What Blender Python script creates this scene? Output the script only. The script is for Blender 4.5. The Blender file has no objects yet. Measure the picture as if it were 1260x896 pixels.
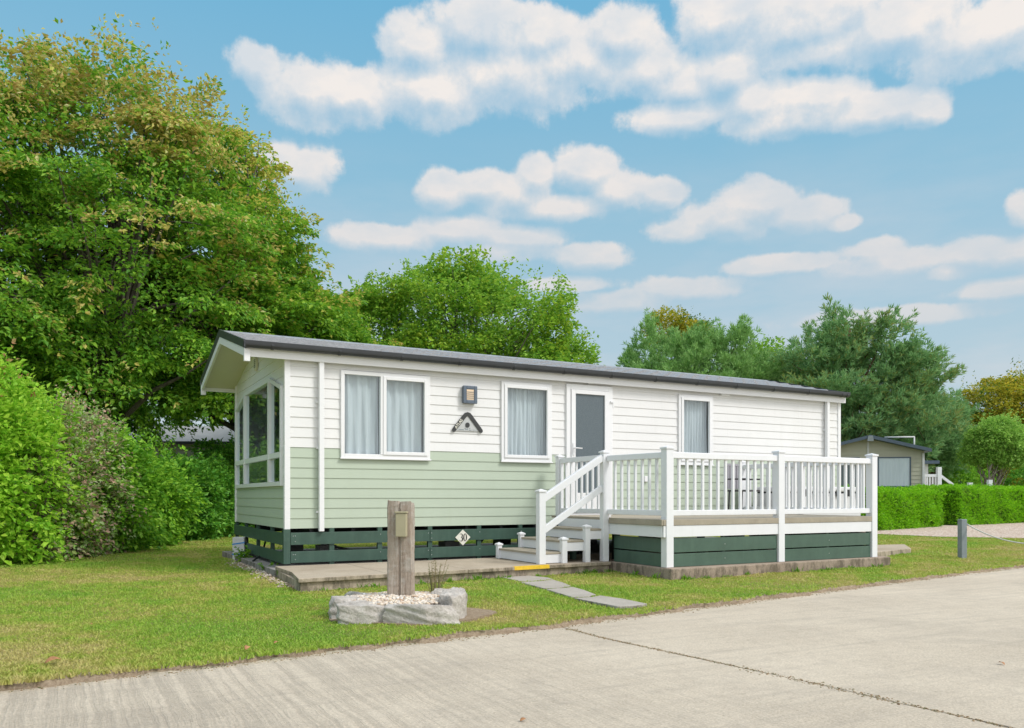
import bpy, math, random
import numpy as np
from mathutils import Vector, Matrix

random.seed(7)
RNG = np.random.default_rng(11)
col = bpy.context.scene.collection
scene = bpy.context.scene

# ------------------------------------------------------------------ camera geometry
F_PX, HY, TH = 1009.155, 611.615, .4925
CT, ST = math.cos(TH), math.sin(TH)
CX, CY, EYE = -2.678, -11.769, 0.95
GZ = -0.15          # lawn level (paved slab top is z = 0)
RZ = -0.19          # road level


def G(u, d):
    """ground x, y of a bearing (photo column) and a distance along the view direction"""
    X = (u - 630) / F_PX * d
    return CX + X * CT + d * ST, CY - X * ST + d * CT


def Zv(v, d):
    return EYE - (v - HY) / F_PX * d


def at(u, v, d):
    x, y = G(u, d)
    return (x, y, Zv(v, d))


# ------------------------------------------------------------------ materials
MATS = {}


def new_mat(name):
    m = bpy.data.materials.new(name)
    m.use_nodes = True
    nt = m.node_tree
    for n in list(nt.nodes):
        nt.nodes.remove(n)
    return m, nt


def N(nt, t, **kw):
    n = nt.nodes.new(t)
    for k, v in kw.items():
        setattr(n, k, v)
    return n


def ramp(nt, fac, stops, interp='LINEAR'):
    r = N(nt, 'ShaderNodeValToRGB')
    cr = r.color_ramp
    cr.interpolation = interp
    while len(cr.elements) > 1:
        cr.elements.remove(cr.elements[0])
    for i, (p, c) in enumerate(stops):
        e = cr.elements[0] if i == 0 else cr.elements.new(p)
        e.position = p
        e.color = (*c, 1) if len(c) == 3 else c
    if fac is not None:
        nt.links.new(fac, r.inputs[0])
    return r


def noise(nt, scale, detail=4, rough=.6, vec=None, mapping=None, dist=0.0):
    n = N(nt, 'ShaderNodeTexNoise')
    n.inputs['Scale'].default_value = scale
    n.inputs['Detail'].default_value = detail
    n.inputs['Roughness'].default_value = rough
    n.inputs['Distortion'].default_value = dist
    if vec is not None:
        if mapping:
            mp = N(nt, 'ShaderNodeMapping')
            mp.inputs['Scale'].default_value = mapping
            nt.links.new(vec, mp.inputs[0])
            vec = mp.outputs[0]
        nt.links.new(vec, n.inputs['Vector'])
    return n


def mixc(nt, fac, a, b, mode='MIX'):
    m = N(nt, 'ShaderNodeMix', data_type='RGBA', blend_type=mode)
    for sock, val in ((m.inputs[0], fac), (m.inputs[6], a), (m.inputs[7], b)):
        if hasattr(val, 'links') or hasattr(val, 'is_linked'):
            nt.links.new(val, sock)
        elif isinstance(val, (int, float)):
            sock.default_value = val
        else:
            sock.default_value = (*val, 1)
    return m.outputs[2]


def mth(nt, op, a, b=None, c=None, clamp=False):
    m = N(nt, 'ShaderNodeMath', operation=op, use_clamp=clamp)
    for i, val in enumerate((a, b, c)):
        if val is None:
            continue
        if isinstance(val, (int, float)):
            m.inputs[i].default_value = val
        else:
            nt.links.new(val, m.inputs[i])
    return m.outputs[0]


def finish(m, nt, color, rough=.5, bump=None, bump_s=.3, bump_d=.01, spec=.5, metal=0.0, rough_sock=None):
    p = N(nt, 'ShaderNodeBsdfPrincipled')
    if isinstance(color, tuple):
        p.inputs['Base Color'].default_value = (*color, 1)
    else:
        nt.links.new(color, p.inputs['Base Color'])
    p.inputs['Roughness'].default_value = rough
    if rough_sock is not None:
        nt.links.new(rough_sock, p.inputs['Roughness'])
    p.inputs['Metallic'].default_value = metal
    p.inputs['Specular IOR Level'].default_value = spec
    if bump is not None:
        b = N(nt, 'ShaderNodeBump')
        b.inputs['Strength'].default_value = bump_s
        b.inputs['Distance'].default_value = bump_d
        nt.links.new(bump, b.inputs['Height'])
        nt.links.new(b.outputs[0], p.inputs['Normal'])
    o = N(nt, 'ShaderNodeOutputMaterial')
    nt.links.new(p.outputs[0], o.inputs[0])
    return p


def objco(nt):
    return N(nt, 'ShaderNodeTexCoord').outputs['Object']


def geopos(nt):
    return N(nt, 'ShaderNodeNewGeometry').outputs['Position']


def paint(name, c, rough=.45, var=.06, scale=3.0, bump=.05, streak=None, dirt=None, spec=.5, grain=None):
    """painted / plastic surface with slight tone variation, vertical weather streaks"""
    m, nt = new_mat(name)
    pos = geopos(nt)
    n1 = noise(nt, scale, 5, .6, pos)
    lo = tuple(x * (1 - var) for x in c)
    hi = tuple(min(1, x * (1 + var)) for x in c)
    cc = ramp(nt, n1.outputs[0], [(.3, lo), (.7, hi)]).outputs[0]
    if streak:
        n2 = noise(nt, 1.0, 4, .7, pos, mapping=(9, 9, .6))
        f = ramp(nt, n2.outputs[0], [(.52, (0, 0, 0)), (.8, (1, 1, 1))]).outputs[0]
        f2 = mth(nt, 'MULTIPLY', f, streak[1])
        cc = mixc(nt, f2, cc, streak[0])
    if dirt:
        n3 = noise(nt, 14, 6, .7, pos)
        f = ramp(nt, n3.outputs[0], [(.55, (0, 0, 0)), (.75, (1, 1, 1))]).outputs[0]
        cc = mixc(nt, mth(nt, 'MULTIPLY', f, dirt[1]), cc, dirt[0])
    nb = noise(nt, 60 if grain is None else 1.0, 3, .6, pos, mapping=grain)
    finish(m, nt, cc, rough, nb.outputs[0], bump, .004, spec)
    MATS[name] = m
    return m


paint('white_cladding', (.76, .755, .74), .5, .02, 2, .06, ((.60, .59, .55), .22))
paint('green_cladding', (.455, .525, .415), .5, .03, 1.6, .06, ((.42, .48, .35), .25))
paint('white_upvc', (.80, .80, .80), .32, .01, 3, .02)
paint('white_rail', (.78, .785, .80), .38, .02, 5, .03, ((.62, .63, .60), .22))
paint('cream_soffit', (.66, .64, .49), .6, .03, 2, .04)
paint('green_skirting', (.040, .088, .064), .5, .12, 5, .2, ((.10, .16, .12), .35), ((.12, .18, .13), .25), grain=(4, 4, 60))
paint('green_deck_skirting', (.064, .118, .086), .45, .12, 4, .2, ((.11, .18, .13), .3), grain=(4, 4, 60))
paint('dark_gutter', (.035, .038, .042), .38, .15, 6, .03)
paint('decking_board', (.36, .315, .24), .7, .12, 5, .4, None, ((.22, .2, .15), .4), grain=(3, 60, 60))
paint('black_steel', (.018, .02, .022), .6, .2, 6, .1)
paint('pier_block', (.22, .215, .2), .9, .2, 8, .5)
paint('lamp_metal', (.10, .13, .17), .42, .1, 8, .05)
paint('sign_silver', (.50, .51, .50), .4, .05, 30, .05)
paint('sign_dark', (.035, .037, .037), .45, .1, 20, .05)
paint('plaque_cream', (.76, .74, .64), .55, .05, 20, .05)
paint('ink_black', (.015, .015, .015), .6, .1, 10, .02)
paint('yellow_paint', (.78, .50, .03), .7, .12, 20, .3, None, ((.45, .33, .12), .5))
paint('socket_box', (.40, .36, .23), .55, .05, 10, .05)
paint('post_grey', (.22, .255, .27), .7, .12, 9, .2, ((.16, .18, .19), .4))
paint('box_white', (.66, .66, .67), .5, .03, 6, .04)
paint('strap_blue', (.02, .25, .62), .5, .05, 10, .02)
paint('block_grey', (.62, .62, .61), .85, .06, 12, .3)
paint('olive_cladding', (.40, .39, .30), .6, .05, 2, .05)
paint('slate_trim', (.055, .085, .12), .45, .1, 5, .03)
paint('beige_cladding', (.42, .41, .34), .7, .05, 2, .05)
paint('dull_roof', (.30, .30, .29), .7, .08, 3, .05)
paint('pale_roof', (.55, .55, .55), .5, .08, 3, .05)
paint('interior', (.10, .115, .12), .9, .1, 2, 0)
paint('rope', (.62, .60, .54), .9, .1, 60, .4)
paint('rattan', (.06, .055, .06), .6, .2, 40, .4)
paint('dead_leaf', (.42, .20, .08), .7, .25, 30, .2)
paint('grey_lilac', (.33, .32, .35), .5, .05, 8, .03)


def m_roof():
    m, nt = new_mat('roof_tile')
    pos = geopos(nt)
    n1 = noise(nt, 14, 6, .7, pos)
    n2 = noise(nt, 1.6, 4, .6, pos)
    c = ramp(nt, n1.outputs[0], [(.3, (.22, .225, .235)), (.7, (.36, .365, .375))]).outputs[0]
    f = ramp(nt, n2.outputs[0], [(.5, (0, 0, 0)), (.75, (1, 1, 1))]).outputs[0]
    c = mixc(nt, mth(nt, 'MULTIPLY', f, .35), c, (.30, .30, .29))
    finish(m, nt, c, .38, noise(nt, 180, 3, .6, pos).outputs[0], .3, .003)
    MATS['roof_tile'] = m


def m_curtain():
    m, nt = new_mat('curtain_fabric')
    pos = geopos(nt)
    n = noise(nt, 1.0, 3, .6, pos, mapping=(7, 7, .8))
    c = ramp(nt, n.outputs[0], [(.3, (.74, .77, .79)), (.7, (.84, .86, .87))]).outputs[0]
    d = N(nt, 'ShaderNodeBsdfDiffuse')
    t = N(nt, 'ShaderNodeBsdfTranslucent')
    nt.links.new(c, d.inputs[0]); nt.links.new(c, t.inputs[0])
    mx = N(nt, 'ShaderNodeMixShader'); mx.inputs[0].default_value = .25
    nt.links.new(d.outputs[0], mx.inputs[1]); nt.links.new(t.outputs[0], mx.inputs[2])
    o = N(nt, 'ShaderNodeOutputMaterial'); nt.links.new(mx.outputs[0], o.inputs[0])
    MATS['curtain_fabric'] = m


def m_glass(name, tint, refl=1.0, rough=.01):
    m, nt = new_mat(name)
    t = N(nt, 'ShaderNodeBsdfTransparent'); t.inputs[0].default_value = (*tint, 1)
    g = N(nt, 'ShaderNodeBsdfGlossy'); g.inputs[0].default_value = (.9, .95, 1, 1); g.inputs['Roughness'].default_value = rough
    ge = N(nt, 'ShaderNodeNewGeometry')
    dp = N(nt, 'ShaderNodeVectorMath', operation='DOT_PRODUCT'); nt.links.new(ge.outputs['Normal'], dp.inputs[0]); nt.links.new(ge.outputs['Incoming'], dp.inputs[1])
    cs = mth(nt, 'ABSOLUTE', dp.outputs['Value'])
    fr5 = mth(nt, 'POWER', mth(nt, 'SUBTRACT', 1, cs, clamp=True), 5)
    frs = mth(nt, 'ADD', .045, mth(nt, 'MULTIPLY', fr5, .955))
    pos = geopos(nt)
    b = N(nt, 'ShaderNodeBump'); b.inputs['Strength'].default_value = .04; b.inputs['Distance'].default_value = .02
    nt.links.new(noise(nt, 2.5, 1, .5, pos).outputs[0], b.inputs['Height'])
    nt.links.new(b.outputs[0], g.inputs['Normal'])
    f = mth(nt, 'MULTIPLY', frs, 1.8 * refl, clamp=True)
    mx = N(nt, 'ShaderNodeMixShader')
    nt.links.new(f, mx.inputs[0]); nt.links.new(t.outputs[0], mx.inputs[1]); nt.links.new(g.outputs[0], mx.inputs[2])
    o = N(nt, 'ShaderNodeOutputMaterial'); nt.links.new(mx.outputs[0], o.inputs[0])
    MATS[name] = m


def m_concrete(name, lo, hi, stain, sc=1.0, stain_amt=.5):
    m, nt = new_mat(name)
    pos = geopos(nt)
    n1 = noise(nt, 2.2 * sc, 8, .65, pos)
    n2 = noise(nt, 60, 4, .7, pos)
    n3 = noise(nt, .8 * sc, 6, .7, pos, dist=.6)
    c = ramp(nt, n1.outputs[0], [(.28, lo), (.72, hi)]).outputs[0]
    c = mixc(nt, .45, c, ramp(nt, n2.outputs[0], [(.3, tuple(x * .72 for x in lo)), (.7, tuple(x * 1.15 for x in hi))]).outputs[0])
    f = ramp(nt, n3.outputs[0], [(.45, (0, 0, 0)), (.7, (1, 1, 1))]).outputs[0]
    c = mixc(nt, mth(nt, 'MULTIPLY', f, stain_amt), c, stain)
    # moss and dirt collect on upright faces
    nv = noise(nt, 1.0, 6, .75, pos, mapping=(7, 7, 3))
    nrm = N(nt, 'ShaderNodeSeparateXYZ'); nt.links.new(N(nt, 'ShaderNodeNewGeometry').outputs['True Normal'], nrm.inputs[0])
    up = mth(nt, 'LESS_THAN', nrm.outputs[2], .5)
    fv = ramp(nt, nv.outputs[0], [(.45, (0, 0, 0)), (.6, (1, 1, 1))]).outputs[0]
    c = mixc(nt, mth(nt, 'MULTIPLY', mth(nt, 'MULTIPLY', fv, up), .75), c, (.10, .085, .06))
    finish(m, nt, c, .92, n2.outputs[0], .5, .006, .2)
    MATS[name] = m


def m_road():
    m, nt = new_mat('road_concrete')
    pos = geopos(nt)
    sep = N(nt, 'ShaderNodeSeparateXYZ'); nt.links.new(pos, sep.inputs[0])
    # brushed ridges that run across the slab, strongest left of the joint
    wob = noise(nt, .8, 3, .6, pos)
    wob2 = noise(nt, 5, 4, .6, pos)
    xx = mth(nt, 'ADD', sep.outputs[0], mth(nt, 'ADD', mth(nt, 'MULTIPLY', wob.outputs[0], .10), mth(nt, 'MULTIPLY', wob2.outputs[0], .035)))
    comb = N(nt, 'ShaderNodeCombineXYZ')
    nt.links.new(mth(nt, 'MULTIPLY', xx, 21), comb.inputs[0])
    nt.links.new(mth(nt, 'MULTIPLY', sep.outputs[1], .55), comb.inputs[1])
    rib = noise(nt, 1.0, 5, .68, comb.outputs[0])
    ribf = ramp(nt, rib.outputs[0], [(.39, (0, 0, 0)), (.56, (1, 1, 1))]).outputs[0]
    left = N(nt, 'ShaderNodeMapRange'); left.inputs[1].default_value = 1.4; left.inputs[2].default_value = -1.8
    nt.links.new(sep.outputs[0], left.inputs[0])
    # long streaks right of the joint
    comb2 = N(nt, 'ShaderNodeCombineXYZ')
    nt.links.new(mth(nt, 'MULTIPLY', sep.outputs[0], .5), comb2.inputs[0])
    nt.links.new(mth(nt, 'MULTIPLY', sep.outputs[1], 9), comb2.inputs[1])
    st = noise(nt, 1.0, 6, .72, comb2.outputs[0])
    n1 = noise(nt, .55, 8, .65, pos)
    n2 = noise(nt, 75, 5, .75, pos)
    n4 = noise(nt, 9, 6, .7, pos)
    c = ramp(nt, n1.outputs[0], [(.3, (.41, .35, .27)), (.5, (.535, .465, .365)), (.72, (.66, .58, .46))]).outputs[0]
    c = mixc(nt, .5, c, ramp(nt, n2.outputs[0], [(.28, (.20, .165, .12)), (.5, (.53, .45, .35)), (.75, (.85, .75, .61))]).outputs[0])
    c = mixc(nt, mth(nt, 'MULTIPLY', ramp(nt, n4.outputs[0], [(.5, (0, 0, 0)), (.7, (1, 1, 1))]).outputs[0], .28), c, (.29, .255, .21))
    c = mixc(nt, mth(nt, 'MULTIPLY', mth(nt, 'SUBTRACT', 1, ribf), mth(nt, 'MULTIPLY', left.outputs[0], .36)), c, (.25, .215, .17))
    c = mixc(nt, mth(nt, 'MULTIPLY', ramp(nt, st.outputs[0], [(.5, (0, 0, 0)), (.68, (1, 1, 1))]).outputs[0], .32), c, (.30, .265, .22))
    n6 = noise(nt, .9, 6, .72, pos, dist=.8)
    c = mixc(nt, mth(nt, 'MULTIPLY', ramp(nt, n6.outputs[0], [(.52, (0, 0, 0)), (.68, (1, 1, 1))]).outputs[0], .38), c, (.34, .295, .24))
    n7 = noise(nt, 26, 3, .6, pos)
    c = mixc(nt, mth(nt, 'MULTIPLY', ramp(nt, n7.outputs[0], [(.66, (0, 0, 0)), (.72, (1, 1, 1))]).outputs[0], .5), c, (.20, .17, .13))
    h = mth(nt, 'ADD', mth(nt, 'MULTIPLY', mth(nt, 'MULTIPLY', ribf, left.outputs[0]), 1.2), mth(nt, 'MULTIPLY', n2.outputs[0], .9))
    h = mth(nt, 'ADD', h, mth(nt, 'MULTIPLY', st.outputs[0], .4))
    finish(m, nt, c, .93, h, .6, .008, .2)
    MATS['road_concrete'] = m


def lawn_color(nt, pos):
    a = noise(nt, .42, 5, .62, pos, dist=.4)
    b = noise(nt, 2.3, 5, .7, pos)
    c = noise(nt, 12, 4, .7, pos)
    s = mth(nt, 'ADD', mth(nt, 'MULTIPLY', a.outputs[0], .5), mth(nt, 'ADD', mth(nt, 'MULTIPLY', b.outputs[0], .32), mth(nt, 'MULTIPLY', c.outputs[0], .18)))
    return s


def m_lawn():
    m, nt = new_mat('lawn_soil')
    pos = geopos(nt)
    s = lawn_color(nt, pos)
    c = ramp(nt, s, [(.40, (.14, .25, .03)), (.475, (.22, .29, .045)), (.53, (.35, .31, .09)), (.585, (.46, .34, .16))]).outputs[0]
    n2 = noise(nt, 45, 4, .8, pos)
    c = mixc(nt, .5, c, ramp(nt, n2.outputs[0], [(.3, (.07, .10, .02)), (.7, (.36, .34, .12))]).outputs[0])
    finish(m, nt, c, .95, n2.outputs[0], .9, .02, .1)
    MATS['lawn_soil'] = m
    m, nt = new_mat('grass_blade')
    pos = geopos(nt)
    s = lawn_color(nt, pos)
    isl = N(nt, 'ShaderNodeNewGeometry').outputs['Random Per Island']
    c = ramp(nt, s, [(.40, (.22, .46, .05)), (.475, (.35, .51, .065)), (.53, (.52, .51, .13)), (.585, (.68, .54, .25))]).outputs[0]
    c2 = ramp(nt, isl, [(0, (.16, .32, .03)), (.5, (.32, .46, .06)), (.85, (.42, .46, .10)), (1, (.62, .52, .26))]).outputs[0]
    c = mixc(nt, .33, c, c2)
    leaf_out(m, nt, c, .35, .6)
    MATS['grass_blade'] = m


def leaf_out(m, nt, c, trans=.4, rough=.5, spec=.25):
    p = N(nt, 'ShaderNodeBsdfPrincipled')
    p.inputs['Roughness'].default_value = rough
    p.inputs['Specular IOR Level'].default_value = spec
    t = N(nt, 'ShaderNodeBsdfTranslucent')
    nt.links.new(c, p.inputs['Base Color']); nt.links.new(c, t.inputs[0])
    mx = N(nt, 'ShaderNodeMixShader'); mx.inputs[0].default_value = trans
    nt.links.new(p.outputs[0], mx.inputs[1]); nt.links.new(t.outputs[0], mx.inputs[2])
    o = N(nt, 'ShaderNodeOutputMaterial'); nt.links.new(mx.outputs[0], o.inputs[0])


def m_leaf(name, main, alt=None, alt_amt=.0, nscale=.5, height=None, trans=.42, lo=.46, hi=.6, rough=.5, spec=.3):
    """leaf colour: random per leaf, plus patches (turned leaves), optionally more of them high in the crown"""
    m, nt = new_mat(name)
    pos = geopos(nt)
    isl = N(nt, 'ShaderNodeNewGeometry').outputs['Random Per Island']
    k = len(main)
    c = ramp(nt, isl, [(i / max(1, k - 1), x) for i, x in enumerate(main)]).outputs[0]
    if alt:
        n = noise(nt, nscale, 4, .65, pos)
        s = n.outputs[0]
        if height:
            sep = N(nt, 'ShaderNodeSeparateXYZ'); nt.links.new(pos, sep.inputs[0])
            mr = N(nt, 'ShaderNodeMapRange'); mr.inputs[1].default_value = height[0]; mr.inputs[2].default_value = height[1]
            mr.inputs[3].default_value = -.14; mr.inputs[4].default_value = height[2]
            nt.links.new(sep.outputs[2], mr.inputs[0])
            s = mth(nt, 'ADD', s, mr.outputs[0])
        at_ = N(nt, 'ShaderNodeAttribute', attribute_name='tip')
        s = mth(nt, 'ADD', s, mth(nt, 'MULTIPLY', at_.outputs['Fac'], .20))
        s = mth(nt, 'SUBTRACT', s, .06)
        f = ramp(nt, s, [(lo, (0, 0, 0)), (hi, (1, 1, 1))]).outputs[0]
        isl2 = mth(nt, 'FRACT', mth(nt, 'MULTIPLY', isl, 17.31))
        ka = len(alt)
        c2 = ramp(nt, isl2, [(i / max(1, ka - 1), x) for i, x in enumerate(alt)]).outputs[0]
        isl3 = mth(nt, 'FRACT', mth(nt, 'MULTIPLY', isl, 53.7))
        f = mth(nt, 'LESS_THAN', isl3, mth(nt, 'MULTIPLY', f, alt_amt))
        c = mixc(nt, f, c, c2)
    leaf_out(m, nt, c, trans, rough, spec)
    MATS[name] = m


def m_bark(name, a, b):
    m, nt = new_mat(name)
    pos = geopos(nt)
    n = noise(nt, 1.0, 6, .7, pos, mapping=(18, 18, 4))
    c = ramp(nt, n.outputs[0], [(.3, a), (.7, b)]).outputs[0]
    finish(m, nt, c, .9, n.outputs[0], .7, .02, .2)
    MATS[name] = m


def m_stone():
    m, nt = new_mat('limestone')
    pos = geopos(nt)
    n1 = noise(nt, 7, 8, .72, pos)
    n2 = noise(nt, 40, 5, .75, pos)
    v = N(nt, 'ShaderNodeTexVoronoi', feature='DISTANCE_TO_EDGE'); v.inputs['Scale'].default_value = 4.5
    nt.links.new(noise(nt, 3, 3, .6, pos).outputs['Color'], v.inputs['Vector'])
    c = ramp(nt, n1.outputs[0], [(.28, (.17, .145, .12)), (.38, (.43, .38, .33)), (.56, (.62, .565, .50)), (.72, (.78, .73, .66))]).outputs[0]
    c = mixc(nt, .4, c, ramp(nt, n2.outputs[0], [(.3, (.15, .14, .12)), (.7, (.6, .58, .55))]).outputs[0])
    h = mth(nt, 'ADD', n1.outputs[0], mth(nt, 'MULTIPLY', n2.outputs[0], .3))
    finish(m, nt, c, .9, h, .9, .03, .2)
    MATS['limestone'] = m


def m_timber():
    m, nt = new_mat('weathered_timber')
    pos = geopos(nt)
    n1 = noise(nt, 1.0, 8, .75, pos, mapping=(45, 45, 2.2), dist=.3)
    n2 = noise(nt, 1.0, 5, .8, pos, mapping=(60, 60, 14))
    c = ramp(nt, n1.outputs[0], [(.25, (.15, .11, .08)), (.42, (.33, .265, .21)), (.6, (.46, .385, .315)), (.8, (.58, .50, .42))]).outputs[0]
    n3 = noise(nt, 6, 6, .8, pos)
    f = ramp(nt, n3.outputs[0], [(.5, (0, 0, 0)), (.62, (1, 1, 1))]).outputs[0]
    c = mixc(nt, mth(nt, 'MULTIPLY', f, .5), c, (.52, .49, .44))
    h = mth(nt, 'ADD', n1.outputs[0], mth(nt, 'MULTIPLY', n2.outputs[0], .5))
    finish(m, nt, c, .95, h, 1.0, .012, .15)
    MATS['weathered_timber'] = m


def m_pebble(name, stops):
    m, nt = new_mat(name)
    isl = N(nt, 'ShaderNodeNewGeometry').outputs['Random Per Island']
    c = ramp(nt, isl, [(i / (len(stops) - 1), s) for i, s in enumerate(stops)]).outputs[0]
    finish(m, nt, c, .75, noise(nt, 90, 3, .6, geopos(nt)).outputs[0], .3, .004, .3)
    MATS[name] = m


def m_gravelbed():
    m, nt = new_mat('gravel_bed')
    pos = geopos(nt)
    v = N(nt, 'ShaderNodeTexVoronoi'); v.inputs['Scale'].default_value = 22
    nt.links.new(pos, v.inputs['Vector'])
    sep = N(nt, 'ShaderNodeSeparateColor'); nt.links.new(v.outputs['Color'], sep.inputs[0])
    c = ramp(nt, sep.outputs[0], [(0, (.30, .20, .14)), (.35, (.50, .38, .29)), (.7, (.62, .50, .41)), (1, (.74, .67, .60))]).outputs[0]
    finish(m, nt, c, .9, v.outputs['Distance'], .8, .03, .2)
    MATS['gravel_bed'] = m


def m_soil():
    m, nt = new_mat('bare_soil')
    pos = geopos(nt)
    n = noise(nt, 30, 6, .8, pos)
    c = ramp(nt, n.outputs[0], [(.3, (.19, .135, .085)), (.7, (.50, .40, .29))]).outputs[0]
    finish(m, nt, c, .95, n.outputs[0], 1, .02, .1)
    MATS['bare_soil'] = m


m_roof(); m_curtain(); m_lawn(); m_road(); m_stone(); m_timber(); m_gravelbed(); m_soil()
m_glass('window_glass', (.86, .92, .93)); m_glass('gable_glass', (.88, .94, .94), .5)
m_concrete('slab_concrete', (.36, .30, .225), (.52, .44, .34), (.26, .195, .135))
m_concrete('plinth_concrete', (.30, .235, .18), (.42, .34, .27), (.20, .15, .11))
m_concrete('path_stone', (.34, .31, .265), (.47, .43, .38), (.26, .23, .18))
m_concrete('base_concrete', (.26, .24, .23), (.34, .32, .30), (.20, .18, .16))
m_pebble('pale_pebble', [(.74, .66, .54), (.60, .46, .31), (.80, .74, .66), (.42, .28, .18), (.76, .66, .53), (.56, .52, .47), (.82, .77, .70)])
m_pebble('strip_pebble', [(.50, .38, .27), (.36, .27, .19), (.62, .54, .44), (.30, .24, .18), (.68, .62, .54)])
m_pebble('crumb', [(.16, .10, .05), (.28, .19, .10), (.36, .28, .18), (.12, .12, .05), (.45, .38, .28)])
m_bark('grey_bark', (.05, .042, .032), (.17, .15, .12))
m_bark('pine_bark', (.07, .04, .025), (.22, .13, .08))
m_bark('pale_bark', (.20, .17, .13), (.42, .38, .31))
GA = [(.030, .085, .010), (.065, .165, .014), (.105, .215, .018), (.05, .12, .012)]
BR = [(.20, .115, .03), (.33, .22, .05), (.42, .36, .06), (.25, .17, .05), (.17, .22, .03)]
m_leaf('hornbeam_leaf', [(.095, .27, .028), (.17, .41, .036), (.33, .56, .045), (.13, .32, .03)], [(.46, .31, .09), (.66, .54, .18), (.66, .64, .14), (.48, .36, .12), (.48, .56, .07), (.72, .66, .34)], .8, .40, (4.5, 11.5, .13), .42, .53, .68)
m_leaf('maple_leaf', [(.10, .28, .028), (.19, .42, .036), (.35, .56, .045), (.14, .32, .03)], [(.48, .36, .10), (.70, .64, .14), (.54, .60, .08)], .72, .45, (3.5, 11, .08), .46, .53, .69)
m_leaf('oak_leaf', [(.14, .33, .04), (.24, .48, .05), (.42, .64, .07), (.17, .37, .04)], [(.42, .52, .05), (.34, .56, .05)], .5, .6, None, .38, .52, .66)
m_leaf('lime_leaf', [(.20, .48, .03), (.36, .66, .05), (.52, .76, .08), (.26, .54, .04)], [(.62, .28, .16), (.58, .38, .18)], .7, 1.3, (1.7, 3.1, .18), .42, .58, .74)
m_leaf('purple_leaf', [(.20, .38, .09), (.48, .33, .24), (.66, .42, .32), (.30, .56, .08), (.54, .50, .38), (.28, .58, .08), (.38, .64, .08)], [(.62, .25, .17), (.5, .22, .15)], .75, 1.5, (1.5, 3.1, .14), .3, .56, .72)
m_leaf('hazel_leaf', [(.11, .32, .03), (.21, .48, .04), (.40, .68, .06), (.15, .38, .03)], [(.30, .60, .03), (.38, .64, .05)], .7, .8, None, .40, .50, .62)
m_leaf('laurel_leaf', [(.08, .26, .03), (.13, .38, .04), (.24, .50, .05), (.09, .28, .03)], [(.16, .40, .03), (.22, .45, .04)], .5, .9, None, .32, .52, .66)
m_leaf('pine_needle', [(.14, .32, .12), (.25, .46, .18), (.36, .57, .24), (.19, .38, .13)], [(.32, .45, .12), (.36, .38, .12)], .5, .35, None, .38, .54, .7)
m_leaf('young_pine_needle', [(.17, .36, .10), (.29, .51, .15), (.40, .62, .22)], None, trans=.3)
m_leaf('cypress_spray', [(.15, .42, .008), (.25, .58, .012), (.36, .70, .02), (.18, .46, .01)], [(.08, .24, .01), (.12, .30, .02), (.34, .50, .06)], .8, 2.2, None, .38, .47, .60)
m_leaf('golden_leaf', [(.28, .34, .03), (.48, .46, .04), (.68, .54, .06), (.22, .34, .03)], [(.08, .18, .02), (.12, .24, .025)], .85, .3, None, .36, .46, .58)
m_leaf('willow_leaf', [(.22, .44, .08), (.36, .60, .11), (.46, .68, .15)], None, trans=.38)
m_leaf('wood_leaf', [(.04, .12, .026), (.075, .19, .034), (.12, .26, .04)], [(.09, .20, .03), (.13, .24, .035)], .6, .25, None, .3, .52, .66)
m_leaf('weed_leaf', [(.10, .28, .02), (.20, .42, .03), (.30, .50, .05)], None, trans=.38)
m_leaf('dry_stalk', [(.22, .19, .09), (.34, .28, .15), (.15, .18, .06)], None, trans=.2)

# ------------------------------------------------------------------ mesh helpers


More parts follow.
